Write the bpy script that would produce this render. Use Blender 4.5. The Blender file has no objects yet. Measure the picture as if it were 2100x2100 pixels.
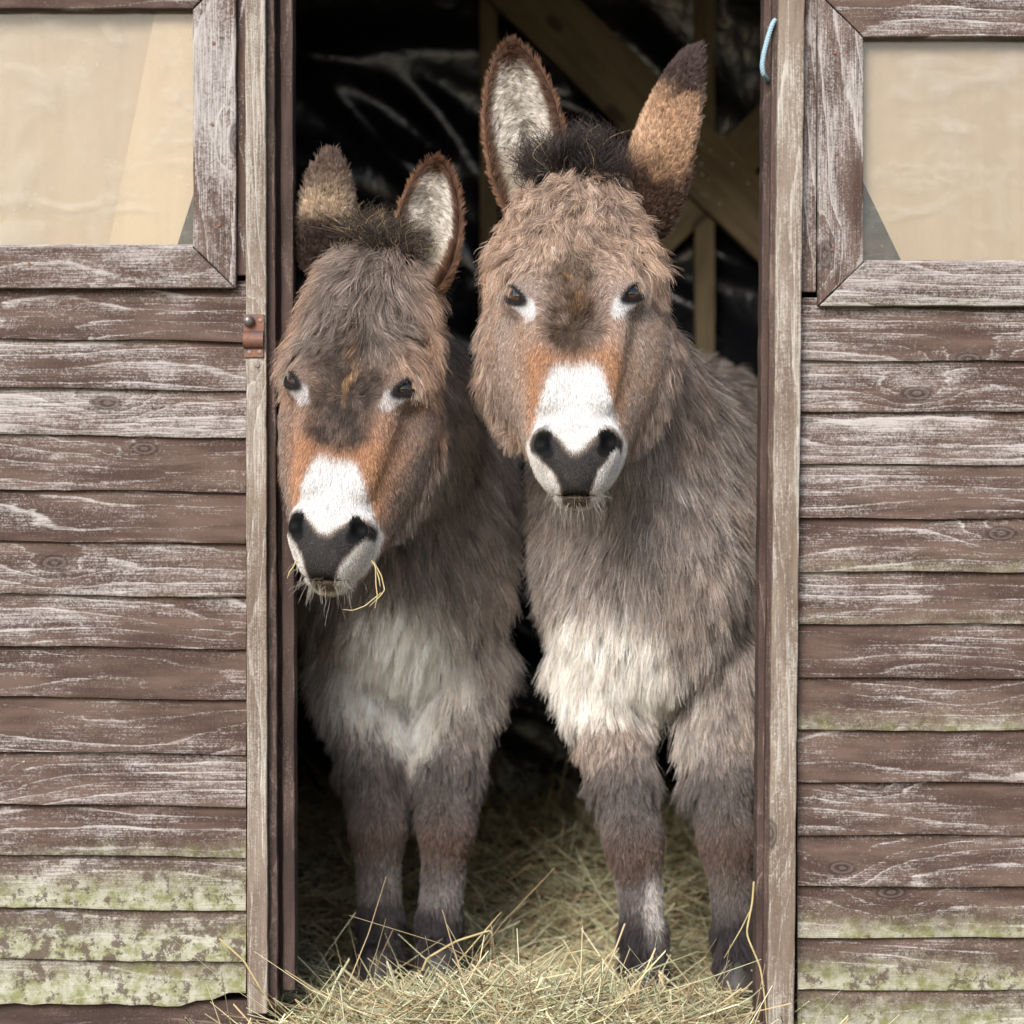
import bpy, bmesh, math, random
import numpy as np
from mathutils import Vector, Matrix, Euler

random.seed(7)
R = math.radians
SC = bpy.context.scene
COL = SC.collection

# ------------------------------------------------------------------ camera, sky, sun, exposure
CAM_D, CAM_Z, PPM = 5.0, 0.95, 1100.0          # camera 5 m before the shed front, 1100 photo pixels per metre on that front
cam_d = bpy.data.cameras.new('camera')
cam = bpy.data.objects.new('camera', cam_d)
COL.objects.link(cam)
cam.location = (0, -CAM_D, CAM_Z)
cam.rotation_euler = (R(90), 0, 0)
cam_d.sensor_width = 36
cam_d.lens = 36 * CAM_D / (2100 / PPM)
cam_d.clip_start, cam_d.clip_end = 0.05, 2000
cam_d.dof.use_dof = True
cam_d.dof.focus_distance = 4.84
cam_d.dof.aperture_fstop = cam_d.lens / 1000 / 0.034
SC.camera = cam

SUN_EL, SUN_AZ = 31, -22                         # elevation; azimuth measured from straight out of the door towards the left
world = bpy.data.worlds.new('World')
SC.world = world
world.use_nodes = True
wn = world.node_tree
sky = wn.nodes.new('ShaderNodeTexSky')
sky.sky_type = 'NISHITA'
sky.sun_disc = False
sky.sun_elevation = R(SUN_EL)
sky.sun_rotation = R(180 - SUN_AZ)
sky.air_density, sky.dust_density, sky.ozone_density = 1.0, 1.6, 1.0
wn.links.new(sky.outputs[0], wn.nodes['Background'].inputs[0])
wn.nodes['Background'].inputs[1].default_value = 0.09

sun_d = bpy.data.lights.new('sun', 'SUN')
sun_d.energy, sun_d.angle, sun_d.color = 2.2, R(30), (1.0, 0.985, 0.965)
sun = bpy.data.objects.new('sun', sun_d)
COL.objects.link(sun)
sd = Vector((math.sin(R(SUN_AZ)) * math.cos(R(SUN_EL)), -math.cos(R(SUN_AZ)) * math.cos(R(SUN_EL)), math.sin(R(SUN_EL))))
sun.rotation_euler = sd.to_track_quat('Z', 'Y').to_euler()
sun.location = sd * 30

SC.view_settings.view_transform = 'Standard'
SC.view_settings.look = 'None'
SC.view_settings.gamma = 1
SC.view_settings.use_curve_mapping = False
SC.view_settings.exposure = 1.18
SC.cycles.max_bounces = 6
SC.cycles.diffuse_bounces = 3
SC.cycles.glossy_bounces = 4
SC.cycles.transmission_bounces = 6
SC.cycles.transparent_max_bounces = 8
SC.cycles.use_denoising = True
SC.render.hair_type = 'STRIP'
try:
    SC.cycles_curves.shape = 'RIBBONS'
    SC.cycles_curves.subdivisions = 2
except Exception:
    pass

# ------------------------------------------------------------------ helpers
def WX(px, y=0.0):
    return (px - 1050) / PPM * (CAM_D + y) / CAM_D
def WZ(py, y=0.0):
    return CAM_Z + (1050 - py) / PPM * (CAM_D + y) / CAM_D
def W(px, py, y=0.0):
    return Vector((WX(px, y), y, WZ(py, y)))

def tag(o, label=None, cat=None, group=None, kind=None):
    if label: o['label'] = label
    if cat: o['category'] = cat
    if group: o['group'] = group
    if kind: o['kind'] = kind
    return o
def empty(name, loc=(0, 0, 0), parent=None):
    o = bpy.data.objects.new(name, None)
    COL.objects.link(o)
    o.location = loc
    o.empty_display_size = 0.1
    if parent: o.parent = parent
    return o
def obj(name, me, mat=None, parent=None, loc=(0, 0, 0), rot=None):
    o = bpy.data.objects.new(name, me)
    COL.objects.link(o)
    if mat: 
        me.materials.clear(); me.materials.append(mat)
    o.location = loc
    if rot is not None: o.rotation_euler = rot
    if parent: o.parent = parent
    return o
def pydata(name, v, f, smooth=False):
    me = bpy.data.meshes.new(name)
    me.from_pydata([tuple(map(float, p)) for p in v], [], f)
    me.update()
    if smooth:
        me.polygons.foreach_set('use_smooth', [True] * len(me.polygons))
    return me
def big_mesh(name, V, Q, smooth=True):
    me = bpy.data.meshes.new(name)
    n, m, k = len(V), len(Q), Q.shape[1]
    me.vertices.add(n)
    me.vertices.foreach_set('co', np.ascontiguousarray(V, np.float32).ravel())
    me.loops.add(m * k)
    me.loops.foreach_set('vertex_index', np.ascontiguousarray(Q, np.int32).ravel())
    me.polygons.add(m)
    me.polygons.foreach_set('loop_start', np.arange(0, m * k, k, dtype=np.int32))
    me.polygons.foreach_set('use_smooth', np.full(m, smooth))
    me.update(calc_edges=True)
    me.validate()
    return me
def vcol(me, C):
    a = me.color_attributes.new('col', 'FLOAT_COLOR', 'POINT')
    a.data.foreach_set('color', np.ascontiguousarray(np.c_[C, np.ones(len(C))], np.float32).ravel())

# ------------------------------------------------------------------ node helper
class NG:
    def __init__(s, name):
        s.m = bpy.data.materials.new(name); s.m.use_nodes = True
        s.t = s.m.node_tree; s.n = s.t.nodes; s.n.clear()
        s.out = s.n.new('ShaderNodeOutputMaterial')
    def put(s, sock, v):
        if isinstance(v, bpy.types.NodeSocket): s.t.links.new(v, sock)
        elif v is not None: sock.default_value = v
    def N(s, typ, props=None, out=0, **ins):
        n = s.n.new(typ)
        for k, v in (props or {}).items(): setattr(n, k, v)
        for k, v in ins.items():
            key = k.replace('_', ' ')
            s.put(n.inputs[int(k[1:])] if k[0] == 'i' and k[1:].isdigit() else n.inputs[key], v)
        return n.outputs[out]
    def M(s, op, a, b=None, c=None, clamp=False):
        n = s.n.new('ShaderNodeMath'); n.operation = op; n.use_clamp = clamp
        for i, v in enumerate((a, b, c)):
            if v is not None: s.put(n.inputs[i], v)
        return n.outputs[0]
    def add(s, a, b): return s.M('ADD', a, b)
    def mul(s, a, b): return s.M('MULTIPLY', a, b)
    def step(s, v, a, b, lo=0.0, hi=1.0):
        n = s.n.new('ShaderNodeMapRange'); n.interpolation_type = 'SMOOTHSTEP'
        for i, q in enumerate((v, a, b, lo, hi)): s.put(n.inputs[i], q)
        return n.outputs[0]
    def mix(s, f, a, b, blend='MIX'):
        n = s.n.new('ShaderNodeMix'); n.data_type = 'RGBA'; n.blend_type = blend
        s.put(n.inputs[0], f)
        for i, v in ((6, a), (7, b)):
            if isinstance(v, tuple): v = (*v, 1) if len(v) == 3 else v
            s.put(n.inputs[i], v)
        return n.outputs[2]
    def noise(s, vec, scale, detail=3.0, rough=0.55, dist=0.0, col=False):
        return s.N('ShaderNodeTexNoise', None, 1 if col else 0, Vector=vec, Scale=scale, Detail=detail, Roughness=rough, Distortion=dist)
    def xyz(s, x, y, z): return s.N('ShaderNodeCombineXYZ', None, 0, X=x, Y=y, Z=z)
    def sep(s, v):
        n = s.n.new('ShaderNodeSeparateXYZ'); s.put(n.inputs[0], v); return n.outputs
    def bsdf(s, col, rough=0.7, bump=None, bs=0.3, bd=0.002, spec=0.3, metal=0.0, **kw):
        n = s.n.new('ShaderNodeBsdfPrincipled')
        if isinstance(col, tuple): col = (*col, 1) if len(col) == 3 else col
        s.put(n.inputs['Base Color'], col); s.put(n.inputs['Roughness'], rough)
        s.put(n.inputs['Specular IOR Level'], spec); s.put(n.inputs['Metallic'], metal)
        if bump is not None:
            s.put(n.inputs['Normal'], s.N('ShaderNodeBump', None, 0, Strength=bs, Distance=bd, Height=bump))
        for k, v in kw.items(): s.put(n.inputs[k.replace('_', ' ')], v)
        s.t.links.new(n.outputs[0], s.out.inputs[0])
        return n
    def attr(s, name, typ='GEOMETRY', out=2):
        n = s.n.new('ShaderNodeAttribute'); n.attribute_name = name; n.attribute_type = typ
        return n.outputs[out]

# weathered, dark stained softwood: local X is the length of the piece, Z its width.  per-piece properties: wear, green, tone, half
def wood_material(name, stain_a, stain_b, bare, warm=(0.25, 0.12, 0.06)):
    g = NG(name)
    oc = g.N('ShaderNodeTexCoord', None, 3)
    rnd = g.N('ShaderNodeObjectInfo', None, 5)
    off = g.mul(rnd, 37.0)
    x, y, z = g.sep(oc)
    wear, green = g.attr('wear', 'OBJECT'), g.attr('green', 'OBJECT')
    half, mud = g.attr('half', 'OBJECT'), g.attr('mud', 'OBJECT')
    xo = g.add(x, off)
    P = g.xyz(xo, g.add(y, off), z)
    # knots: one candidate per cell, about a third of the cells have one
    vk = g.n.new('ShaderNodeTexVoronoi'); vk.voronoi_dimensions = '2D'
    g.put(vk.inputs['Vector'], g.xyz(g.mul(xo, 3.4), g.add(g.mul(z, 7.0), off), 0.0)); vk.inputs['Scale'].default_value = 1.0
    vk.inputs['Randomness'].default_value = 0.85
    has = g.step(g.sep(vk.outputs['Color'])[0], 0.74, 0.76)
    kd = vk.outputs['Distance']
    kinf = g.mul(has, g.M('EXPONENT', g.mul(g.mul(kd, kd), -16.0)))
    # rings swept along the length, swerving round the knots
    wob = g.noise(g.xyz(g.mul(xo, 1.7), off, g.mul(z, 8.0)), 1.0, 1.5, 0.4)
    wob2 = g.noise(g.xyz(g.mul(xo, 9.0), off, g.mul(z, 60.0)), 1.0, 3.0, 0.6)
    rr = g.add(g.mul(z, 34.0), g.mul(wob, 6.0))
    rr = g.add(rr, g.mul(wob2, 0.55))
    rr = g.add(rr, g.mul(kinf, g.add(1.2, g.mul(wob2, 1.6))))
    saw = g.M('FRACT', rr)
    ring = g.mul(g.step(saw, 0.0, 0.75), g.step(saw, 1.0, 0.86))        # slow rise, sharp late-wood edge
    line = g.mul(g.step(saw, 0.80, 0.90), g.step(saw, 1.0, 0.94))
    fib = g.noise(g.xyz(g.mul(xo, 14.0), g.mul(y, 300.0), g.mul(z, 420.0)), 1.0, 3.0, 0.65)
    patch = g.noise(g.xyz(g.mul(xo, 4.0), off, g.mul(z, 11.0)), 1.0, 4.0, 0.6, 0.4)
    fine = g.noise(P, 260.0, 3.0, 0.7)
    sawm = g.noise(g.xyz(g.mul(xo, 330.0), off, g.mul(z, 7.0)), 1.0, 2.0, 0.6)
    col = g.mix(g.step(g.noise(g.xyz(g.mul(xo, 5.0), off, g.mul(z, 30.0)), 1.0, 4.0, 0.6), 0.35, 0.68), stain_a, stain_b)
    col = g.mix(g.mul(g.step(fine, 0.5, 0.75), 0.35), col, g.mix(0.5, stain_b, warm))
    col = g.mix(g.mul(g.step(sawm, 0.45, 0.75), 0.22), col, stain_b)
    # wear: the stain has gone from the raised late wood and in ragged patches
    wv = g.add(g.mul(patch, 1.0), g.add(g.mul(line, 0.16), g.add(g.mul(ring, 0.10), g.mul(g.add(fib, -0.5), 0.62))))
    wv = g.add(wv, g.mul(g.add(fine, -0.5), 0.75))
    wv = g.add(wv, g.mul(g.add(g.noise(P, 110.0, 3.0, 0.7), -0.5), 0.35))
    thr = g.M('SUBTRACT', 0.98, g.mul(wear, 0.50))
    wm = g.step(wv, g.add(thr, -0.24), g.add(thr, 0.20))
    barec = g.mix(g.step(fib, 0.35, 0.7), tuple(c * 0.62 for c in bare), bare)
    col = g.mix(g.mul(wm, 0.85), col, barec)
    col = g.mix(g.mul(g.mul(line, g.step(patch, 0.47, 0.66)), 0.40), col, bare)
    # knot hearts
    heart = g.mul(has, g.step(g.add(kd, g.mul(g.add(wob2, -0.5), 0.1)), 0.13, 0.07))
    kr = g.M('FRACT', g.add(g.mul(kd, 20.0), wob2))
    col = g.mix(g.mul(heart, 0.75), col, g.mix(g.step(kr, 0.3, 0.8), (0.028, 0.018, 0.015), (0.10, 0.075, 0.064)))
    # green algae, thickest on the lower edge
    low = g.M('SUBTRACT', 1.0, g.M('DIVIDE', g.add(z, half), g.mul(half, 2.0)))
    gn = g.noise(g.xyz(xo, off, g.mul(z, 1.6)), 20.0, 6.0, 0.72)
    gv = g.add(g.add(g.mul(low, 0.75), g.mul(gn, 0.75)), g.mul(g.add(fine, -0.5), 0.35))
    gthr = g.M('SUBTRACT', 1.58, g.mul(green, 1.0))
    gm = g.mul(g.step(gv, g.add(gthr, -0.10), g.add(gthr, 0.50)), g.step(green, 0.0, 0.12))
    algae = g.mix(g.step(g.noise(P, 34.0, 4.0, 0.7), 0.36, 0.62), (0.21, 0.225, 0.085), (0.44, 0.43, 0.33))
    col = g.mix(g.mul(gm, 0.72), col, algae)
    # splashed mud
    mn = g.noise(P, 38.0, 6.0, 0.75)
    mthr = g.M('SUBTRACT', 0.76, g.mul(mud, 0.36))
    mm = g.mul(g.step(g.add(mn, g.mul(g.add(fine, -0.5), 0.2)), mthr, g.add(mthr, 0.06)), g.step(mud, 0.0, 0.1))
    mudc = g.mix(fine, (0.045, 0.03, 0.024), (0.14, 0.10, 0.08))
    col = g.mix(g.mul(mm, 0.9), col, mudc)
    h = g.add(g.mul(fib, 0.5), g.add(g.mul(line, 0.6), g.add(g.mul(wm, 0.35), g.add(g.mul(mm, 1.2), g.mul(fine, 0.4)))))
    g.bsdf(col, g.M('SUBTRACT', 0.86, g.mul(wm, 0.08)), h, 0.55, 0.0016, 0.25)
    return g.m

M = {}
M['wood'] = wood_material('stained_wood', (0.050, 0.030, 0.0235), (0.110, 0.072, 0.057), (0.46, 0.42, 0.395))
M['jamb'] = wood_material('dark_jamb_wood', (0.038, 0.025, 0.021), (0.075, 0.049, 0.041), (0.22, 0.16, 0.13))
M['batten'] = wood_material('grey_batten_wood', (0.13, 0.094, 0.070), (0.21, 0.162, 0.125), (0.46, 0.42, 0.36))
M['timber'] = wood_material('framing_timber', (0.17, 0.13, 0.075), (0.26, 0.20, 0.115), (0.32, 0.26, 0.17))

g = NG('plywood'); oc = g.N('ShaderNodeTexCoord', None, 3); x, y, z = g.sep(oc)
f = g.noise(g.xyz(g.mul(x, 30.0), y, g.mul(z, 2.2)), 1.0, 4.0, 0.6, 0.6)
b = g.noise(g.xyz(g.mul(x, 4.0), y, g.mul(z, 1.2)), 1.0, 3.0, 0.5)
c = g.mix(f, (0.42, 0.305, 0.18), (0.55, 0.43, 0.28)); c = g.mix(g.step(b, 0.4, 0.65, 0, 0.5), c, (0.58, 0.47, 0.32))
g.bsdf(c, 0.7); M['ply'] = g.m
g = NG('dark_plywood'); oc = g.N('ShaderNodeTexCoord', None, 3); x, y, z = g.sep(oc)
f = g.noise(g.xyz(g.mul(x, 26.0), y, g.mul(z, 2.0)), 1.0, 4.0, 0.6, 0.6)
g.bsdf(g.mix(f, (0.34, 0.25, 0.16), (0.45, 0.35, 0.235)), 0.7); M['ply_dark'] = g.m

g = NG('dusty_glass'); oc = g.N('ShaderNodeTexCoord', None, 3)
n1 = g.noise(oc, 9.0, 5.0, 0.6, 0.8); n2 = g.noise(oc, 160.0, 2.0, 0.6)
n = g.n.new('ShaderNodeBsdfGlass'); n.inputs['Roughness'].default_value = 0.0; n.inputs['IOR'].default_value = 1.05
tr = g.n.new('ShaderNodeBsdfTransparent'); gl = g.n.new('ShaderNodeBsdfGlossy'); gl.inputs['Roughness'].default_value = 0.04
df = g.n.new('ShaderNodeBsdfDiffuse'); df.inputs['Color'].default_value = (0.62, 0.58, 0.5, 1)
m1 = g.n.new('ShaderNodeMixShader'); m2 = g.n.new('ShaderNodeMixShader')
g.n.remove(n)
fr = g.N('ShaderNodeFresnel', None, 0, IOR=1.5)
g.put(m1.inputs[0], fr); g.t.links.new(tr.outputs[0], m1.inputs[1]); g.t.links.new(gl.outputs[0], m1.inputs[2])
st = g.N('ShaderNodeTexNoise', None, 0, Vector=g.N('ShaderNodeMapping', None, 0, Vector=oc, Rotation=(0, 0.6, 0), Scale=(3, 1, 6)), Scale=2.0, Detail=4.0, Distortion=1.2)
dust = g.add(g.add(g.step(n1, 0.45, 0.75, 0.03, 0.12), g.step(st, 0.48, 0.80, 0.0, 0.16)), g.step(n2, 0.68, 0.74, 0.0, 0.25))
g.put(m2.inputs[0], dust); g.t.links.new(m1.outputs[0], m2.inputs[1]); g.t.links.new(df.outputs[0], m2.inputs[2])
g.t.links.new(m2.outputs[0], g.out.inputs[0]); M['glass'] = g.m

g = NG('black_plastic'); oc = g.N('ShaderNodeTexCoord', None, 3)
n1 = g.noise(oc, 22.0, 3.0, 0.5, 0.5)
g.bsdf((0.010, 0.011, 0.013), 0.23, n1, 0.35, 0.01, 0.5); M['plastic'] = g.m

g = NG('rusty_iron'); oc = g.N('ShaderNodeTexCoord', None, 3)
n1 = g.noise(oc, 60.0, 5.0, 0.65); n2 = g.noise(oc, 400.0, 3.0, 0.7)
c = g.mix(g.step(n1, 0.38, 0.62), (0.10, 0.075, 0.072), (0.21, 0.085, 0.045)); c = g.mix(g.step(n2, 0.5, 0.75, 0, 0.5), c, (0.30, 0.15, 0.09))
g.bsdf(c, 0.62, n2, 0.5, 0.001, 0.4, 0.35); M['rust'] = g.m
g = NG('worn_steel'); oc = g.N('ShaderNodeTexCoord', None, 3)
n1 = g.noise(oc, 90.0, 4.0, 0.6)
g.bsdf(g.mix(g.step(n1, 0.4, 0.65), (0.20, 0.185, 0.18), (0.15, 0.10, 0.08)), 0.42, n1, 0.3, 0.001, 0.5, 0.55); M['steel'] = g.m
g = NG('bright_nail'); g.bsdf((0.7, 0.7, 0.66), 0.18, None, metal=1.0); M['nail'] = g.m
g = NG('blue_rope'); oc = g.N('ShaderNodeTexCoord', None, 3); n1 = g.noise(oc, 500.0, 3.0, 0.6)
g.bsdf(g.mix(n1, (0.16, 0.27, 0.34), (0.42, 0.56, 0.62)), 0.8, n1, 0.4, 0.001); M['rope'] = g.m
g = NG('earth'); oc = g.N('ShaderNodeTexCoord', None, 3)
n1 = g.noise(oc, 3.0, 6.0, 0.65); n2 = g.noise(oc, 60.0, 4.0, 0.7)
c = g.mix(g.step(n1, 0.4, 0.62), (0.075, 0.055, 0.04), (0.085, 0.105, 0.04)); c = g.mix(g.mul(n2, 0.6), c, (0.16, 0.125, 0.085))
g.bsdf(c, 0.95, n2, 0.8, 0.02); M['earth'] = g.m
g = NG('roof_felt'); g.bsdf((0.04, 0.04, 0.042), 0.9); M['felt'] = g.m
g = NG('hay'); c = g.attr('col', out=0)
nn = g.bsdf(c, 0.5, None, spec=0.35)
tl = g.n.new('ShaderNodeBsdfTranslucent'); g.put(tl.inputs[0], c); ms = g.n.new('ShaderNodeMixShader'); ms.inputs[0].default_value = 0.22
g.t.links.new(nn.outputs[0], ms.inputs[1]); g.t.links.new(tl.outputs[0], ms.inputs[2]); g.t.links.new(ms.outputs[0], g.out.inputs[0]); M['hay'] = g.m
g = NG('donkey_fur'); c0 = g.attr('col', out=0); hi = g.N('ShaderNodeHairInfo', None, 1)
c = g.mix(g.step(hi, 0.0, 1.0), g.mix(1.0, c0, (0.48, 0.46, 0.46), 'MULTIPLY'), g.mix(1.0, c0, (1.42, 1.40, 1.38), 'MULTIPLY'))  # darker undercoat at the roots, pale tips: depth and sheen painted into the colour
hb = g.n.new('ShaderNodeBsdfHairPrincipled'); hb.model = 'CHIANG'; hb.parametrization = 'COLOR'
g.put(hb.inputs['Color'], c); hb.inputs['Roughness'].default_value = 0.45; hb.inputs['Radial Roughness'].default_value = 0.6
hb.inputs['Coat'].default_value = 0.0
hd = g.n.new('ShaderNodeBsdfDiffuse'); g.put(hd.inputs[0], c)
ms = g.n.new('ShaderNodeMixShader'); ms.inputs[0].default_value = 0.55
g.t.links.new(hb.outputs[0], ms.inputs[1]); g.t.links.new(hd.outputs[0], ms.inputs[2])
g.t.links.new(ms.outputs[0], g.out.inputs[0]); M['fur'] = g.m
g = NG('donkey_hide'); oc = g.N('ShaderNodeTexCoord', None, 3); c = g.attr('col', out=0); n1 = g.noise(oc, 300.0, 3.0, 0.7)
g.bsdf(g.mix(0.45, c, (0.0, 0.0, 0.0), 'MIX'), 0.7, n1, 0.4, 0.001, 0.14); M['hide'] = g.m
g = NG('muzzle_skin'); M['skin'] = M['hide']
g = NG('eye_gloss'); oc = g.N('ShaderNodeTexCoord', None, 3); x, y, z = g.sep(oc)
# local -Y looks out of the eye; slot pupil lies along X
pr = g.M('SQRT', g.add(g.mul(g.mul(x, x), 0.35), g.mul(z, z)))
ir = g.M('SQRT', g.add(g.mul(x, x), g.mul(z, z)))
n1 = g.noise(oc, 500.0, 3.0, 0.6)
c = g.mix(n1, (0.030, 0.012, 0.006), (0.090, 0.036, 0.016)); c = g.mix(g.step(ir, 0.0175, 0.0195), c, (0.045, 0.032, 0.028)); c = g.mix(g.step(pr, 0.0075, 0.006), c, (0.004, 0.004, 0.004))
g.bsdf(c, 0.06, None, spec=0.6, Coat_Weight=1.0, Coat_Roughness=0.02); M['eye'] = g.m
g = NG('hoof_horn'); oc = g.N('ShaderNodeTexCoord', None, 3); x, y, z = g.sep(oc)
n1 = g.noise(g.xyz(g.mul(x, 8.0), g.mul(y, 8.0), g.mul(z, 140.0)), 1.0, 3.0, 0.6)
g.bsdf(g.mix(n1, (0.018, 0.016, 0.016), (0.06, 0.052, 0.046)), 0.55, n1, 0.4, 0.002); M['hoof'] = g.m

# ------------------------------------------------------------------ ground and sky-side setting
gm = pydata('ground', [(-900, -900, 0), (900, -900, 0), (900, 900, 0), (-900, 900, 0)], [(0, 1, 2, 3)])
tag(obj('ground', gm, M['earth'], loc=(0, 0, -0.10)), kind='structure')

# ------------------------------------------------------------------ the shed
SHED = empty('shed', (0, 0, -0.10))
tag(SHED, 'weathered brown timber shed with horizontal boards and an open doorway', 'shed')
SO = Vector((0, 0, -0.10))
def props(o, wear=0.4, green=0.0, mud=0.0, half=0.05):
    o['wear'], o['green'], o['mud'], o['half'] = float(wear), float(green), float(mud), float(half)
    return o
def outline_jitter(pts, step, amp, rng):
    out = []
    n = len(pts)
    for i in range(n):
        a, b = Vector(pts[i]), Vector(pts[(i + 1) % n])
        L = (b - a).length
        k = max(1, int(L / step))
        nrm = Vector((-(b - a).y, (b - a).x)).normalized() if L > 0 else Vector((0, 0))
        for j in range(k):
            p = a.lerp(b, j / k)
            if j > 0: p = p + nrm * rng.uniform(-amp, amp)
            out.append(p)
    return out
_rng = random.Random(3)
def timber(name, pts, y0, y1, parent, mat='wood', vertical=False, bevel=0.0025, jit=0.0008, **kw):
    """prism with the outline pts (wall-plane x, z) from depth y0 (front) to y1; local X runs along the grain"""
    cx = sum(p[0] for p in pts) / len(pts); cz = sum(p[1] for p in pts) / len(pts)
    P = outline_jitter([(p[0] - cx, p[1] - cz) for p in pts], 0.035, jit, _rng)
    ang = 0.0
    if vertical: ang = math.pi / 2
    if isinstance(vertical, float): ang = vertical
    c, s = math.cos(ang), math.sin(ang)
    L = [(p.x * c + p.y * s, -p.x * s + p.y * c) for p in P]      # into local frame
    n = len(L); d = (y1 - y0) / 2
    v = [(p[0], -d, p[1]) for p in L] + [(p[0], d, p[1]) for p in L]
    area = sum(L[i][0] * L[(i + 1) % n][1] - L[(i + 1) % n][0] * L[i][1] for i in range(n))
    f = [tuple(range(n)), tuple(range(2 * n - 1, n - 1, -1))] + [(i + n, (i + 1) % n + n, (i + 1) % n, i) for i in range(n)]
    if area < 0: f = [tuple(reversed(q)) for q in f]
    me = pydata(name, v, f)
    o = obj(name, me, M[mat], parent, Vector((cx, (y0 + y1) / 2, cz)) - SO, (0, -ang, 0))
    if bevel:
        b = o.modifiers.new('bevel', 'BEVEL'); b.width = bevel; b.segments = 2; b.limit_method = 'ANGLE'; b.angle_limit = R(50)
    props(o, half=max(abs(p[1]) for p in L), **kw)
    return o
def prect(x0, x1, y0, y1, dy=0.0):
    """photo rectangle -> wall-plane outline at depth dy"""
    return [(WX(x0, dy), WZ(y1, dy)), (WX(x1, dy), WZ(y1, dy)), (WX(x1, dy), WZ(y0, dy)), (WX(x0, dy), WZ(y0, dy))]
def ppoly(pts, dy=0.0):
    return [(WX(a, dy), WZ(b, dy)) for a, b in pts]

def feather_board(xa, xb, zb_a, zb_b, zt, parent, rng, ragged=None, **kw):
    """overlapping feather-edge board; lower edge runs from zb_a (at xa) to zb_b (at xb)"""
    n = max(4, int((xb - xa) / 0.03))
    cz = ((zb_a + zb_b) / 2 + zt) / 2
    cx = (xa + xb) / 2
    v, f = [], []
    ph = rng.uniform(0, 9); bow = rng.uniform(-0.003, 0.003)
    for i in range(n + 1):
        t = i / n; x = xa + (xb - xa) * t
        zb = zb_a + (zb_b - zb_a) * t + rng.uniform(-0.0008, 0.0008) + 0.0012 * math.sin(ph + x * 14)
        if ragged: zb += ragged(x)
        by = bow * math.sin(math.pi * t) + 0.0010 * math.sin(ph + x * 9)
        fr = -0.019 + by
        for (yy, zz) in ((fr, zb), (fr - 0.0006, zb + 0.004), (fr * 0.72 - 0.002, zb + (zt - zb) * 0.35), (-0.005 + by * 0.3, zt), (0.0, zt), (fr + 0.0125, zb)):
            v.append((x - cx, yy, zz - cz))
        if i:
            for k in range(6):
                a, b = (i - 1) * 6 + k, (i - 1) * 6 + (k + 1) % 6
                f.append((a, a + 6, b + 6, b))
    f.append(tuple(range(5, -1, -1))); f.append(tuple(n * 6 + k for k in range(6)))
    me = pydata('board', v, f)
    bm = bmesh.new(); bm.from_mesh(me); bmesh.ops.recalc_face_normals(bm, faces=bm.faces); bm.to_mesh(me); bm.free()
    o = obj('board', me, M['wood'], parent, Vector((cx, 0, cz)) - SO)
    props(o, half=(zt - min(zb_a, zb_b)) / 2, **kw)
    return o

rb = random.Random(11)
# ---- front wall left of the doorway
wl = empty('front_wall', (0, 0, 0), SHED)
XL0, XR1 = -1.75, 1.75
ledge = [592, 701, 801, 897, 1009, 1114, 1223, 1329, 1433, 1544, 1651, 1755, 1864, 1969, 2056]
lw = [.0, .42, .60, .80, .56, .30, .62, .58, .44, .38, .42, .32, .56, .56, .56]
lg = [0, 0, 0, 0, 0, 0, .42, .10, .1, .1, .12, .62, .98, 1.05, 1.15]
lm = [0, .1, 0, 0, 0, .1, 0, 0, 0, .2, .3, .35, .62, .72, .6]
for i in range(1, len(ledge)):
    zb, zt = WZ(ledge[i]), WZ(ledge[i - 1]) + 0.010
    rag = None
    if i == len(ledge) - 1:
        rag = lambda x: (0.010 if x > WX(383) else -0.004) + (0.014 if x > WX(470) else 0) + rb.uniform(-0.002, 0.002)
    feather_board(XL0, WX(506), zb + 0.006 + 0.012, zb - 0.001, zt + 0.004, wl, rb, rag, wear=lw[i], green=lg[i], mud=lm[i])
for k in range(6):
    zb = WZ(-68 - 104 * k)
    feather_board(XL0, WX(506), zb, zb, zb + 0.112, wl, rb, None, wear=.4)
# the sill beam under the boards
timber('sole_plate', [(XL0, -0.10), (WX(545), -0.10), (WX(545), WZ(2052)), (XL0, WZ(2052))], 0.0, 0.06, wl, 'jamb', wear=.3, green=.2, mud=.6)
# ---- front wall right of the doorway
wr = empty('front_wall', (0, 0, 0), SHED)
redge = [625, 741, 845, 953, 1063, 1172, 1279, 1389, 1496, 1602, 1710, 1815, 1920, 2027, 2130]
rw = [0, .56, .58, .56, .54, .46, .46, .38, .46, .36, .46, .38, .36, .38, .46]
rg = [0, .40, .46, .42, .26, .60, .56, .26, .68, .34, .40, .46, .80, .92, 1.05]
rm = [0, 0, 0, 0, 0, 0, 0, .35, .5, .35, .55, .2, .45, .62, .5]
for i in range(1, len(redge)):
    zb, zt = WZ(redge[i]), WZ(redge[i - 1]) + 0.010
    feather_board(WX(1634), XR1, zb + 0.001, zb - 0.002, zt + 0.003, wr, rb, None, wear=rw[i], green=rg[i], mud=rm[i])
for k in range(6):
    zb = WZ(-14 - 104 * k)
    feather_board(WX(1646), XR1, zb, zb, zb + 0.112, wr, rb, None, wear=.4)
timber('sole_plate', [(WX(1560), -0.10), (XR1, -0.10), (XR1, WZ(2095)), (WX(1560), WZ(2095))], 0.0, 0.06, wr, 'timber', wear=.2, green=.2, mud=.6)

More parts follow.
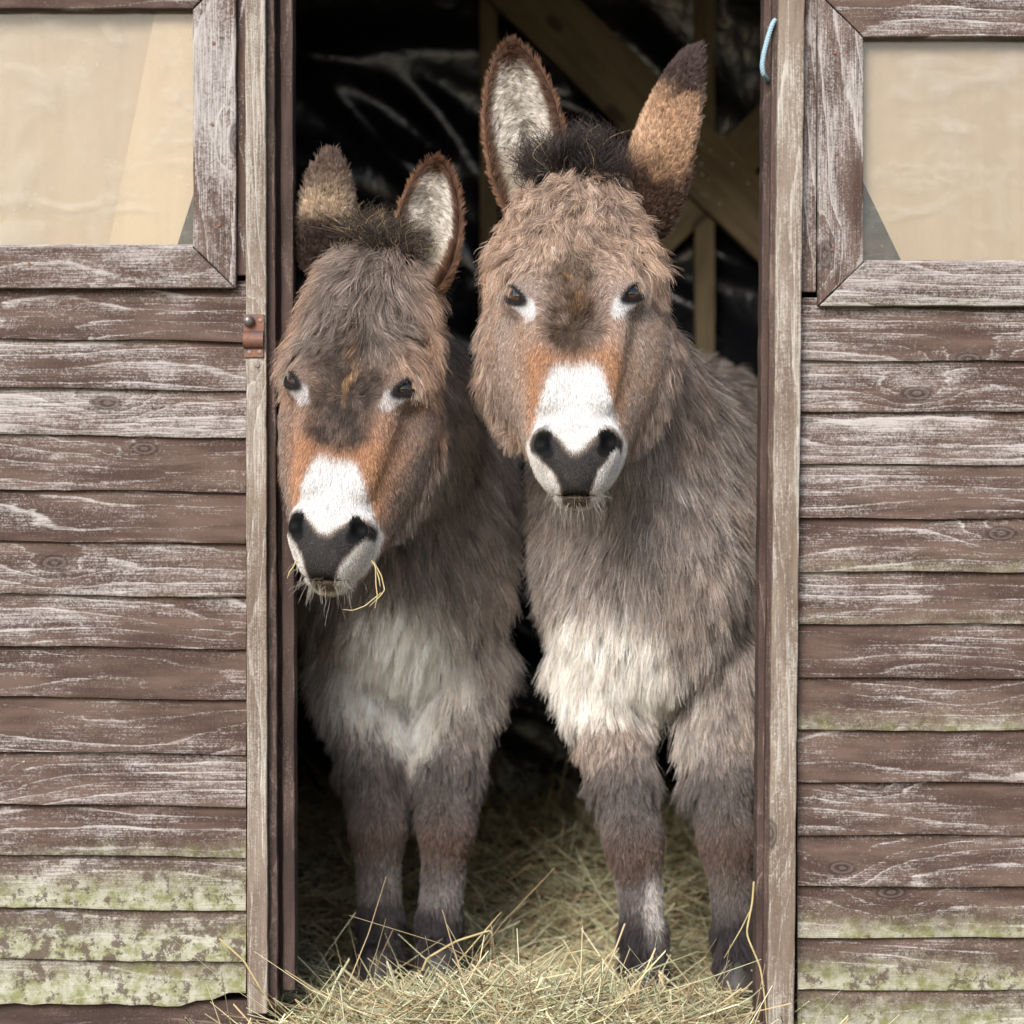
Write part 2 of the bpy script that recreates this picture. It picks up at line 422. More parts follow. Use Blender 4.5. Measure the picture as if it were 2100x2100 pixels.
# ---- windows: mitred frames, dusty panes, plywood sheets leaning behind
YF0, YF1 = -0.032, -0.006
def window(parent_name, xo0, xi0, xi1, xo1, yo0, yi0, yi1, yo1, wears, greens):
    w = empty(parent_name, (0, 0, 0), SHED)
    timber('frame_stile', ppoly([(xo0, yo0), (xi0, yi0), (xi0, yi1), (xo0, yo1)]), YF0, YF1, w, vertical=True, wear=wears[0], green=greens[0])
    timber('frame_stile', ppoly([(xi1, yi0), (xo1, yo0), (xo1, yo1), (xi1, yi1)]), YF0, YF1, w, vertical=True, wear=wears[1], green=greens[1])
    timber('frame_rail', ppoly([(xo0 + 2, yo0), (xo1 - 2, yo0), (xi1 - 1, yi0 - 2), (xi0 + 1, yi0 - 2)]), YF0 - 0.001, YF1, w, wear=wears[2], green=greens[2])
    timber('frame_rail', ppoly([(xi0 + 1, yi1 + 2), (xi1 - 1, yi1 + 2), (xo1 - 2, yo1), (xo0 + 2, yo1)]), YF0 - 0.001, YF1, w, wear=wears[3], green=greens[3])
    zb = [(WX(xi0 - 8), WZ(yi1 + 8)), (WX(xi1 + 8), WZ(yi1 + 8)), (WX(xi1 + 8), WZ(yi0 - 8)), (WX(xi0 - 8), WZ(yi0 - 8))]
    v = [(p[0], y, p[1]) for y in (-0.004, 0.0) for p in zb]
    me = pydata('pane', v, [(0, 1, 2, 3), (7, 6, 5, 4), (0, 4, 5, 1), (1, 5, 6, 2), (2, 6, 7, 3), (3, 7, 4, 0)])
    obj('pane', me, M['glass'], w, -SO)
    # glazing bead along the bottom
    timber('glazing_bead', ppoly([(xi0 + 2, yi1 - 5), (xi1 - 2, yi1 - 5), (xi1 - 2, yi1 + 3), (xi0 + 2, yi1 + 3)]), -0.016, -0.0045, w, bevel=0.001, wear=1.1)
    return w
w1 = window('window', -190, -100, 400, 487, -62, 26, 508, 594, (.7, .86, .25, .60), (0, 0, 0, 0))
w2 = window('window', 1674, 1766, 2266, 2356, -8, 84, 540, 630, (.66, .6, .5, .80), (.1, .1, .1, .55))
# nails driven through the frames
bmn = bmesh.new(); bmesh.ops.create_cone(bmn, cap_ends=True, segments=12, radius1=0.0034, radius2=0.0030, depth=0.002, matrix=Matrix.Rotation(R(90), 4, 'X'))
nlm = bpy.data.meshes.new('nail'); bmn.to_mesh(nlm); bmn.free()
for w_, pts in ((w1, [(438, 88), (435, 255), (449, 462), (337, 541), (60, 541)]), (w2, [(1712, 108), (1716, 315), (1706, 512), (1725, 588), (1900, 588)])):
    for a_, b_ in pts: obj('nail', nlm, M['rust'], w_, W(a_, b_, YF0 - .0016) - SO)
# boards leaning inside the panes
def leaning(w, pts, y0, y1, mat='ply'):
    v = [(WX(a, y0), y0, WZ(b, y0)) for a, b in pts] + [(WX(a, y1), y1, WZ(b, y1)) for a, b in pts]
    n = len(pts)
    f = [tuple(range(n)), tuple(range(2 * n - 1, n - 1, -1))] + [(i + n, (i + 1) % n + n, (i + 1) % n, i) for i in range(n)]
    me = pydata('backing_board', v, f)
    bm = bmesh.new(); bm.from_mesh(me); bmesh.ops.recalc_face_normals(bm, faces=bm.faces); bm.to_mesh(me); bm.free()
    obj('backing_board', me, M[mat], w, -SO)
leaning(w1, [(-150, -60), (330, -60), (240, 560), (-150, 560)], 0.022, 0.030, 'ply_dark')  # rear board: darker tone stands in for the front board's shadow
leaning(w1, [(335, -60), (440, -60), (440, 262), (345, 560), (212, 560)], 0.010, 0.018)
leaning(w2, [(1740, -40), (2300, -40), (2300, 600), (1880, 600), (1740, 310)], 0.012, 0.022, 'ply_dark')

# ---- strips between windows and battens, battens, jambs
wj = empty('door_frame', (0, 0, 0), SHED)
timber('cover_strip', ppoly([(487.5, -62), (512, -62), (512, 566), (487.5, 566)]), -0.014, 0.004, wj, vertical=True, wear=.30, green=.2)
timber('cover_strip', ppoly([(1642, -10), (1674, -10), (1672, 600), (1638, 600)]), -0.014, 0.004, wj, vertical=True, wear=.72, green=.45)
timber('batten', ppoly([(505.5, -655), (547.5, -655), (553, 2070), (512, 2070)]), -0.044, -0.0015, wj, 'batten', True, wear=.62, green=.12, mud=.1)
timber('batten', ppoly([(1599, -655), (1652, -655), (1623, 2110), (1569, 2110)]), -0.044, -0.0015, wj, 'batten', True, wear=.56, green=.28, mud=.1)
timber('jamb', ppoly([(546, -655), (563, -655), (572, 2060), (552, 2060)]), -0.024, 0.03, wj, 'jamb', True, wear=.45)
timber('jamb', ppoly([(561, -600), (575, -600), (584, 2040), (570, 2040)], 0.02), 0.02, 0.06, wj, 'jamb', True, wear=.1)
timber('jamb', ppoly([(573.5, -640), (599, -640), (606, 2030), (581, 2030)], 0.01), 0.003, 0.075, wj, 'jamb', True, wear=.34)
timber('jamb', ppoly([(1588, -655), (1601, -655), (1576, 2110), (1561, 2110)]), -0.026, 0.03, wj, 'jamb', True, wear=.5)
timber('jamb', ppoly([(1572, -640), (1590, -640), (1568, 2110), (1548, 2110)], 0.01), 0.003, 0.075, wj, 'jamb', True, wear=.30)
# ---- carcass: side walls, back wall, roof, floor
def plain_box(name, x0, x1, y0, y1, z0, z1, mat, parent, **kw):
    v = [(x, y, z) for z in (z0, z1) for y in (y0, y1) for x in (x0, x1)]
    f = [(0, 2, 3, 1), (4, 5, 7, 6), (0, 1, 5, 4), (1, 3, 7, 5), (3, 2, 6, 7), (2, 0, 4, 6)]
    o = obj(name, pydata(name, v, f), M[mat], parent, -SO)
    return props(o, **kw)
plain_box('header', XL0, XR1, -0.03, 0.04, 2.50, 2.78, 'wood', SHED, wear=.4)
plain_box('inner_lining', XL0, WX(548), 0.10, 0.112, -0.05, 2.50, 'jamb', wl, wear=.1)
plain_box('inner_lining', WX(1585), XR1, 0.10, 0.112, -0.05, 2.50, 'jamb', wr, wear=.1)
plain_box('side_wall', XL0, XL0 + 0.02, 0.045, 2.25, -0.10, 2.72, 'jamb', SHED, wear=.2)
plain_box('side_wall', XR1 - 0.02, XR1, 0.045, 2.25, -0.10, 2.72, 'jamb', SHED, wear=.2)
plain_box('back_wall', XL0 + 0.021, XR1 - 0.021, 2.23, 2.25, -0.10, 2.72, 'jamb', SHED, wear=.2)
plain_box('floor', XL0 + 0.021, XR1 - 0.021, 0.07, 2.229, -0.03, 0.0, 'timber', SHED, wear=.1, mud=.8)
def roof_panel():
    v = [(XL0 - .1, -0.14, 2.78), (XR1 + .1, -0.14, 2.78), (XR1 + .1, 2.4, 2.73), (XL0 - .1, 2.4, 2.73)]
    v += [(a, b, c + 0.04) for a, b, c in v]
    obj('roof', pydata('roof', v, [(3, 2, 1, 0), (4, 5, 6, 7), (0, 1, 5, 4), (1, 2, 6, 5), (2, 3, 7, 6), (3, 0, 4, 7)]), M['felt'], SHED, -SO)
roof_panel()
# ---- framing on the back wall (studs and crossed braces)
fr = empty('back_frame', (0, 0, 0), SHED)
YB = 2.05
timber('stud', ppoly([(984, -600), (1021, -600), (1021, 1900), (984, 1900)], YB), 2.08, 2.15, fr, 'timber', True, wear=.1)
timber('stud', ppoly([(1428, -600), (1468, -600), (1468, 1900), (1428, 1900)], YB), 2.08, 2.15, fr, 'timber', True, wear=.1)
timber('stud', ppoly([(560, -600), (598, -600), (598, 1900), (560, 1900)], YB), 2.08, 2.15, fr, 'timber', True, wear=.1)
def slant(a, b, w):
    a, b = Vector(a), Vector(b); d = (b - a).normalized(); n = Vector((-d.y, d.x)) * w / 2
    P = [a + n, b + n, b - n, a - n]
    q = ppoly([tuple(p) for p in P], YB)
    dz, dx = q[1][1] - q[0][1], q[1][0] - q[0][0]
    return q, math.atan2(dz, dx)
q, an = slant((1010, -80), (1720, 610), 128)
timber('brace', q, 2.02, 2.075, fr, 'timber', float(an), wear=.15)
q, an = slant((1730, 110), (1250, 575), 92)
timber('brace', q, 2.079, 2.12, fr, 'timber', float(an), wear=.15)
# bright nail heads on the braces
import itertools
nails = [(1438, 294), (1457, 308), (1438, 337), (1417, 346), (1502, 337), (1441, 358), (1452, 368), (1398, 371), (1534, 375), (1440, 399), (1449, 400), (1477, 418)]
bmn = bmesh.new(); bmesh.ops.create_uvsphere(bmn, u_segments=10, v_segments=6, radius=0.004)
bmesh.ops.scale(bmn, vec=(1, 0.6, 1), verts=bmn.verts)
nm = bpy.data.meshes.new('nail_head'); bmn.to_mesh(nm); bmn.free(); nm.polygons.foreach_set('use_smooth', [True] * len(nm.polygons))
for a, b in nails:
    p = W(a, b, 2.018)
    obj('nail_head', nm, M['nail'], fr, p - SO)
# ---- black plastic lining sheet, wrinkled
def liner():
    nx, nz = 260, 200
    X = np.linspace(XL0 + .05, XR1 - .05, nx); Z = np.linspace(0.0, 2.7, nz)
    gx, gz = np.meshgrid(X, Z)
    rs = np.random.RandomState(4)
    d = np.zeros_like(gx)
    for k in range(70):
        cx, cz = rs.uniform(-1.6, 1.6), rs.uniform(0.3, 2.3)
        a = rs.normal(-0.45, 0.28)
        ln, wd = rs.uniform(.14, .5), rs.uniform(.025, .07)
        u = (gx - cx) * math.cos(a) + (gz - cz) * math.sin(a); v = -(gx - cx) * math.sin(a) + (gz - cz) * math.cos(a) + 0.12 * u * u
        d += rs.uniform(.4, 1.0) * 0.030 * np.exp(-(u / ln) ** 2 - (v / wd) ** 2)
    d += 0.012 * np.sin(gx * 5 + 2 * np.sin(gz * 3)) * np.cos(gz * 4 + gx)
    V = np.stack([gx.ravel(), (2.20 - d).ravel(), gz.ravel()], 1)
    i = np.arange(nz - 1)[:, None] * nx + np.arange(nx - 1)[None]
    Q = np.stack([i, i + 1, i + nx + 1, i + nx], -1).reshape(-1, 4)
    me = big_mesh('plastic_sheet', V, Q)
    o = obj('plastic_sheet', me, M['plastic'])
    sm = o.modifiers.new('thickness', 'SOLIDIFY'); sm.thickness = 0.001
    tag(o, 'wrinkled shiny black plastic sheet lining the back wall of the shed', 'plastic sheet')
liner()

# ---- hasp keeper on the left batten
def box_bm(bm, c, s, rot=None):
    m = Matrix.Translation(c) @ (rot or Matrix()) @ Matrix.Diagonal((*s, 1))
    bmesh.ops.create_cube(bm, size=1, matrix=m)
def from_bm(name, bm, mat, parent, loc, smooth=False, bevel=0):
    me = bpy.data.meshes.new(name); bm.to_mesh(me); bm.free()
    if smooth: me.polygons.foreach_set('use_smooth', [True] * len(me.polygons))
    o = obj(name, me, M[mat], parent, loc)
    if bevel:
        b = o.modifiers.new('bevel', 'BEVEL'); b.width = bevel; b.segments = 2; b.limit_method = 'ANGLE'
    return o
KP = W(521, 668, -0.044)
keep = empty('latch', KP - SO, SHED)
bm = bmesh.new(); box_bm(bm, (0.0, -0.0025, 0), (0.038, 0.004, 0.042)); from_bm('plate', bm, 'rust', keep, (0, 0, 0), bevel=0.001)
bm = bmesh.new(); box_bm(bm, (0.0, -0.0025, 0), (0.036, 0.004, 0.022)); from_bm('plate', bm, 'rust', keep, (0.0, 0, -0.048), bevel=0.001)
# bent strap of the keeper
v, f = [], []
for i in range(13):
    a = math.pi * i / 12
    for rr in (0.0165, 0.0135):
        for xx in (-0.019, 0.018):
            v.append((xx, -0.004 - math.sin(a) * rr * 0.9, -0.026 + math.cos(a) * rr))
for i in range(12):
    b = i * 4
    for (p, q) in ((0, 1), (1, 3), (3, 2), (2, 0)):
        f.append((b + p, b + q, b + 4 + q, b + 4 + p))
f += [(0, 2, 3, 1), (48, 49, 51, 50)]
obj('strap', pydata('strap', v, f), M['rust'], keep)
bm = bmesh.new(); bmesh.ops.create_uvsphere(bm, u_segments=20, v_segments=12, radius=0.0105); from_bm('knob', bm, 'steel', keep, (-0.009, -0.013, 0.0085), True)
for (xx, zz, yy) in ((0.012, 0.010, -0.005), (-0.008, -0.049, -0.005), (0.011, -0.048, -0.005)):
    bm = bmesh.new(); bmesh.ops.create_cone(bm, cap_ends=True, segments=14, radius1=0.0045, radius2=0.0036, depth=0.002, matrix=Matrix.Rotation(R(90), 4, 'X'))
    s_ = from_bm('screw', bm, 'steel', keep, (xx, yy, zz))
bm = bmesh.new(); bmesh.ops.create_cone(bm, cap_ends=True, segments=14, radius1=0.0058, radius2=0.005, depth=0.003, matrix=Matrix.Rotation(R(90), 4, 'X'))
from_bm('screw', bm, 'steel', keep, W(527, 748, -0.0455) - KP)

# ---- blue rope hanging round the right jamb: three twisted strands
def rope():
    ctl = [W(1590, 40, -0.022), W(1583, 52, -0.034), W(1575, 76, -0.034), W(1567, 106, -0.036), W(1562.5, 134, -0.035), W(1565, 152, -0.030), W(1571, 160, -0.012), W(1574, 165, 0.0)]
    C = np.array([tuple(c) for c in ctl]); n = 120
    t = np.linspace(0, len(C) - 1, n); P = np.stack([np.interp(t, np.arange(len(C)), C[:, k]) for k in range(3)], 1)
    for _ in range(25): P[1:-1] = (P[:-2] + 2 * P[1:-1] + P[2:]) / 4
    T = np.gradient(P, axis=0); T /= np.linalg.norm(T, axis=1)[:, None]
    A = np.cross(T, (0, 1, 0.2)); A /= np.linalg.norm(A, axis=1)[:, None]; B = np.cross(T, A)
    s = np.r_[0, np.cumsum(np.linalg.norm(np.diff(P, axis=0), axis=1))]
    root = empty('rope', ctl[0])
    tag(root, 'short loop of pale blue twisted rope tied round the door frame', 'rope')
    for k in range(3):
        ph = s / 0.016 * 2 * math.pi + k * 2 * math.pi / 3
        Cn = P + 0.0024 * (np.cos(ph)[:, None] * A + np.sin(ph)[:, None] * B) - C[0]
        V, Q = tube(Cn, np.full(n, 0.0025), 7)
        obj('strand', big_mesh('strand', V, Q), M['rope'], root)
def tube(C, rad, k=6):
    T = np.gradient(C, axis=0); T /= np.linalg.norm(T, axis=1)[:, None] + 1e-9
    ref = np.array([0.3, 0.9, 0.2]); A = np.cross(T, ref); A /= np.linalg.norm(A, axis=1)[:, None] + 1e-9; B = np.cross(T, A)
    a = np.arange(k) * 2 * math.pi / k
    V = C[:, None] + rad[:, None, None] * (np.cos(a)[None, :, None] * A[:, None] + np.sin(a)[None, :, None] * B[:, None])
    n = len(C); i = np.arange(n - 1)[:, None] * k; j = np.arange(k)[None]
    Q = np.stack([i + j, i + (j + 1) % k, i + k + (j + 1) % k, i + k + j], -1).reshape(-1, 4)
    return V.reshape(-1, 3), Q
rope()
# ------------------------------------------------------------------ donkeys: signed-distance bodies
def rcone(P, a, b, ra, rb):
    a, b = np.asarray(a, np.float32), np.asarray(b, np.float32)
    ab = b - a
    t = np.clip(((P - a) @ ab) / float(ab @ ab), 0, 1)
    return np.linalg.norm(P - a - t[:, None] * ab, axis=1) - (ra + (rb - ra) * t)
def ell(P, c, r):
    q = P - np.asarray(c, np.float32); r = np.asarray(r, np.float32)
    k0 = np.linalg.norm(q / r, axis=1); k1 = np.linalg.norm(q / (r * r), axis=1) + 1e-9
    return k0 * (k0 - 1) / k1
def smin(a, b, k):
    h = np.clip(0.5 + 0.5 * (b - a) / k, 0, 1)
    return b + (a - b) * h - k * h * (1 - h)
def smax(a, b, k): return -smin(-a, -b, k)
def sm(x, a, b):
    t = np.clip((x - a) / (b - a), 0, 1)
    return t * t * (3 - 2 * t)
def hsh(I, seed):
    I = I.astype(np.int64)
    h = (I[:, 0] * 73856093) ^ (I[:, 1] * 19349663) ^ (I[:, 2] * 83492791) ^ (seed * 2654435761)
    h = (h ^ (h >> 13)) * 1274126177 & 0x7fffffff
    h = (h ^ (h >> 15)) * 668265263 & 0x7fffffff
    return ((h >> 7) & 0xffff) / 65535.0
def vnoise(P, scale, seed):
    q = P * scale; i = np.floor(q).astype(np.int64); f = q - i; f = f * f * (3 - 2 * f)
    out = np.zeros(len(P))
    for dx in (0, 1):
        for dy in (0, 1):
            for dz in (0, 1):
                w = (f[:, 0] if dx else 1 - f[:, 0]) * (f[:, 1] if dy else 1 - f[:, 1]) * (f[:, 2] if dz else 1 - f[:, 2])
                out += w * hsh(i + np.array([dx, dy, dz]), seed)
    return out
def fbm(P, scale, seed): return 0.6 * vnoise(P, scale, seed) + 0.28 * vnoise(P, scale * 2.1, seed + 1) + 0.12 * vnoise(P, scale * 4.3, seed + 2)

EYE_C = np.array([0.093, -0.036, 0.385]); EYE_R = 0.0275
EYE_D = np.array([0.80, -0.58, 0.10]); EYE_D /= np.linalg.norm(EYE_D)
EYE_A = np.array([0.50, 0.60, 0.62]); EYE_A -= EYE_D * (EYE_A @ EYE_D); EYE_A /= np.linalg.norm(EYE_A)   # long axis of the lid slit, up and outwards
EYE_B = np.cross(EYE_D, EYE_A)
def eye_frame(H, s):
    q = H * np.array([s, 1, 1]) - EYE_C
    return q @ EYE_D, q @ EYE_A, q @ EYE_B
def head_sdf(H, ck=1.0, lid=0.0102):
    """head in its own frame: x sideways, -y out of the face, z from the chin (0) to the poll (0.62)"""
    X = H.copy(); X[:, 0] = np.abs(X[:, 0])
    d = rcone(H, (0, 0.008, 0.12), (0, 0.014, 0.36), 0.066, 0.092)
    d = smin(d, rcone(X, (0.030, 0.030, 0.14), (0.082, 0.060, 0.35), 0.048, 0.056), 0.05)
    d = smin(d, ell(H, (0, 0.022, 0.46), (0.134 * (.4 + .6 * ck), 0.098, 0.130)), 0.05)
    d = smin(d, ell(H, (0, 0.06, 0.555), (0.092, 0.080, 0.07)), 0.05)
    d = smin(d, ell(X, (0.088 * ck, 0.125, 0.33), (0.068 * ck, 0.085, 0.135)), 0.09)
    d = smin(d, rcone(X, (0.012, 0.050, 0.075), (0.080 * ck, 0.130, 0.30), 0.040, 0.066 * ck), 0.06)
    d = smin(d, ell(H, (0, 0.002, 0.092), (0.068, 0.064, 0.072)), 0.035)
    d = smin(d, ell(H, (0, -0.028, 0.062), (0.050, 0.044, 0.056)), 0.03)
    d = smin(d, ell(H, (0, 0.010, 0.022), (0.036, 0.042, 0.022)), 0.016)
    d = smin(d, ell(X, (0.050, -0.034, 0.103), (0.026, 0.036, 0.042)), 0.016)        # nostril wings
    d = smin(d, rcone(X, (0.084, -0.036, 0.425), (0.046, -0.050, 0.19), 0.030, 0.016), 0.035)   # brow and cheek bone
    e = X - EYE_C
    d = smin(d, np.linalg.norm(e, axis=1) - 0.0325, 0.018)
    c = EYE_C + EYE_D * 0.032
    q = X - c; a, b, w = q @ EYE_D, q @ EYE_A, q @ EYE_B
    slit = ell(np.stack([a, b, w], 1), (0, 0, 0), (0.020, 0.034, lid))
    d = smax(d, -slit, 0.004)
    # comma-shaped nostrils: tall slot that turns inward at the bottom
    n1 = rcone(X, (0.046, -0.080, 0.138), (0.063, -0.064, 0.104), 0.006, 0.0125)
    n1 = smin(n1, rcone(X, (0.063, -0.064, 0.104), (0.048, -0.078, 0.078), 0.0125, 0.007), 0.006)
    d = smax(d, -n1, 0.008)
    # mouth line
    mo = np.abs(H[:, 2] - (0.013 + 0.9 * np.maximum(H[:, 1] + 0.03, 0) * 0.35 + 1.5 * X[:, 0] ** 2)) - 0.0022
    mo = np.maximum(mo, -d - 0.010)
    d = smax(d, -np.maximum(mo, H[:, 1] - 0.05), 0.004)
    # shallow groove down the middle of the upper lip
    return d

class Donkey:
    def __init__(s, spec):
        s.__dict__.update(spec)
        s.Rm = np.array(Euler(s.head_rot, 'XYZ').to_matrix())        # head axes in the world
        s.O = np.array(s.chin)
    def toH(s, P):
        H = ((P - s.O) @ s.Rm / s.hs).astype(np.float32)
        H[:, 2] = np.where(H[:, 2] > .42, .42 + (H[:, 2] - .42) / s.tall, H[:, 2])
        return H
    def toW(s, H):
        H = np.array(H, float)
        H[..., 2] = np.where(H[..., 2] > .42, .42 + (H[..., 2] - .42) * s.tall, H[..., 2])
        return (H * s.hs) @ s.Rm.T + s.O
    def sdf(s, P):
        P = P.astype(np.float32)
        H = s.toH(P)
        hd = np.full(len(P), .5, np.float32)
        m_ = (np.abs(H[:, 0]) < .24) & (H[:, 1] > -.22) & (H[:, 1] < .32) & (H[:, 2] > -.12) & (H[:, 2] < .78)
        if m_.any(): hd[m_] = head_sdf(H[m_], s.cheek, s.lid) * s.hs
        n0, n1 = s.toW((0, 0.115, 0.45)), s.toW((0, 0.12, 0.33))
        bx, by = s.chest
        d = ell(P, (bx, by + .22, .89), (.190, .30, .32))
        d = smin(d, ell(P, (bx + s.lean * .5, by + .68, .94), (.235, .55, .32)), .12)
        d = smin(d, ell(P, (bx + s.lean, by + 1.10, 1.0), (.225, .32, .31)), .12)
        d = smin(d, ell(P, (bx, by + .07, .86), (.165, .15, .23)), .10)
        w = np.array([bx, by + .22, 1.04])
        m = np.array([(bx * .62 + n0[0] * .38), (by + .14) * .6 + n0[1] * .4, 1.18])
        nk = smin(rcone(P, n0, m, .090, .128), rcone(P, m, w, .128, .185), .06)
        nk = smin(nk, rcone(P, n1, m - np.array([0, .02, .10]), .085, .115), .06)
        d = smin(d, nk, .08)
        PF, dF = P, d
        m_ = (P[:, 2] < .86) & (P[:, 1] < by + .45)
        P, d = PF[m_], dF[m_]
        for L in (s.legs if m_.any() else ()):
            (x0, y0, z0), (x1, y1, z1), (x2, y2, z2) = L['top'], L['knee'], L['fet']
            lg = rcone(P, (x0, y0, z0), (x0 * .35 + x1 * .65, y0 * .4 + y1 * .6, z0 * .35 + z1 * .65), L['r'], .050)
            lg = smin(lg, rcone(P, (x0 * .35 + x1 * .65, y0 * .4 + y1 * .6, z0 * .35 + z1 * .65), (x1, y1, z1), .050, .044), .03)
            lg = smin(lg, ell(P, (x1, y1 - .004, z1), (.047, .050, .062)), .02)
            lg = smin(lg, rcone(P, (x1, y1, z1), (x2, y2, z2), .043, .038), .03)
            lg = smin(lg, ell(P, (x2, y2 + .004, z2), (.040, .043, .036)), .02)
            lg = smin(lg, rcone(P, (x2, y2, z2), (x2, y2 - .030, z2 - .060), .033, .041), .02)
            d = smin(d, lg, .035)
        dF[m_] = d
        m_ = (PF[:, 2] < 1.2) & (PF[:, 1] > by + .75)
        P, d = PF[m_], dF[m_]
        hx, hy = bx + s.lean, by + 1.18
        for sx in ((-1, 1) if m_.any() else ()):
            x = hx + sx * .12
            lg = rcone(P, (x, hy, .92), (x, hy - .12, .66), .15, .085)
            lg = smin(lg, rcone(P, (x, hy - .12, .66), (x, hy + .12, .46), .075, .048), .04)
            lg = smin(lg, rcone(P, (x, hy + .12, .46), (x, hy + .05, .14), .044, .036), .03)
            lg = smin(lg, rcone(P, (x, hy + .05, .14), (x, hy + .01, .075), .036, .042), .02)
            d = smin(d, lg, .07)
        dF[m_] = d
        d = smin(dF, hd, .035)
        return d, hd
    def mesh(s, h=0.005):
        lo = np.array([min(s.chest[0] - .33, s.toW((-.2, 0, .3))[0]), s.chin[1] - .13, .055])
        hi = np.array([max(s.chest[0] + max(s.lean, 0) + .33, s.toW((.2, 0, .3))[0]), s.chest[1] + 1.47, s.toW((0, .06, .66))[2] + .05])
        K = 5; H = h * K
        n = np.ceil((hi - lo) / H).astype(int) + 1
        ax = [lo[k] + H * np.arange(n[k]) for k in range(3)]
        G = np.stack(np.meshgrid(*ax, indexing='ij'), -1).reshape(-1, 3)
        dc = s.sdf(G)[0].reshape(n)
        fn = (n - 1) * K + 1
        F = np.repeat(np.repeat(np.repeat(dc[:-1, :-1, :-1], K, 0), K, 1), K, 2)
        F = np.pad(F, ((0, 1), (0, 1), (0, 1)), mode='edge').astype(np.float32)
        act = np.abs(dc) < H * 1.9
        a = act[:-1, :-1, :-1].copy()
        for dx, dy, dz in itertools.product((0, 1), repeat=3): a |= act[dx:n[0] - 1 + dx, dy:n[1] - 1 + dy, dz:n[2] - 1 + dz]
        A = np.repeat(np.repeat(np.repeat(a, K, 0), K, 1), K, 2); A = np.pad(A, ((0, 1), (0, 1), (0, 1)), mode='edge')
        idx = np.argwhere(A)
        for i in range(0, len(idx), 400000):
            j = idx[i:i + 400000]
            F[j[:, 0], j[:, 1], j[:, 2]] = s.sdf(lo + j * h)[0]
        S = F < 0
        # surface nets
        c = np.zeros(tuple(fn - 1), np.uint8)
        for dx, dy, dz in itertools.product((0, 1), repeat=3): c += S[dx:fn[0] - 1 + dx, dy:fn[1] - 1 + dy, dz:fn[2] - 1 + dz]
        cells = np.argwhere((c > 0) & (c < 8))
        ids = np.full(tuple(fn - 1), -1, np.int32); ids[cells[:, 0], cells[:, 1], cells[:, 2]] = np.arange(len(cells))
        V = np.zeros((len(cells), 3)); cnt = np.zeros(len(cells))
        cor = list(itertools.product((0, 1), repeat=3))
        val = {k: F[cells[:, 0] + k[0], cells[:, 1] + k[1], cells[:, 2] + k[2]] for k in cor}
        for k in cor:
            for axi in range(3):
                if k[axi]: continue
                k2 = list(k); k2[axi] = 1; k2 = tuple(k2)
                a_, b_ = val[k], val[k2]; m = (a_ < 0) != (b_ < 0)
                t = np.where(m, a_ / (a_ - b_ + 1e-12), 0)
                p = np.array(k)[None] + t[:, None] * (np.array(k2) - np.array(k))[None]
                V[m] += p[m]; cnt[m] += 1
        V = lo + (cells + V / cnt[:, None]) * h
        Q = []
        for axi in range(3):
            sl0 = [slice(None)] * 3; sl1 = [slice(None)] * 3
            sl0[axi] = slice(0, -1); sl1[axi] = slice(1, None)
            ch = S[tuple(sl0)] != S[tuple(sl1)]
            e = np.argwhere(ch); u, v = (axi + 1) % 3, (axi + 2) % 3
            ok = (e[:, u] > 0) & (e[:, v] > 0) & (e[:, u] < fn[u] - 1) & (e[:, v] < fn[v] - 1); e = e[ok]
            q = []
            for du, dv in ((-1, -1), (0, -1), (0, 0), (-1, 0)):
                z = e.copy(); z[:, u] += du; z[:, v] += dv; q.append(ids[z[:, 0], z[:, 1], z[:, 2]])
            q = np.stack(q, 1); fl = ~S[e[:, 0], e[:, 1], e[:, 2]]; q[fl] = q[fl][:, ::-1]
            Q.append(q)
        Q = np.concatenate(Q); Q = Q[(Q >= 0).all(1)]
        for it in range(2):
            N, d0 = s.grad(V); V = V - N * np.clip(d0, -h, h)[:, None] * (0.9 if it == 0 else 0.7)
        N, d0 = s.grad(V)
        return V, Q, N
    def grad(s, V):
        e = 0.0015
        d0 = s.sdf(V)[0]
        g_ = np.stack([s.sdf(V + np.eye(3)[k] * e)[0] - d0 for k in range(3)], 1)
        return g_ / (np.linalg.norm(g_, axis=1)[:, None] + 1e-9), d0

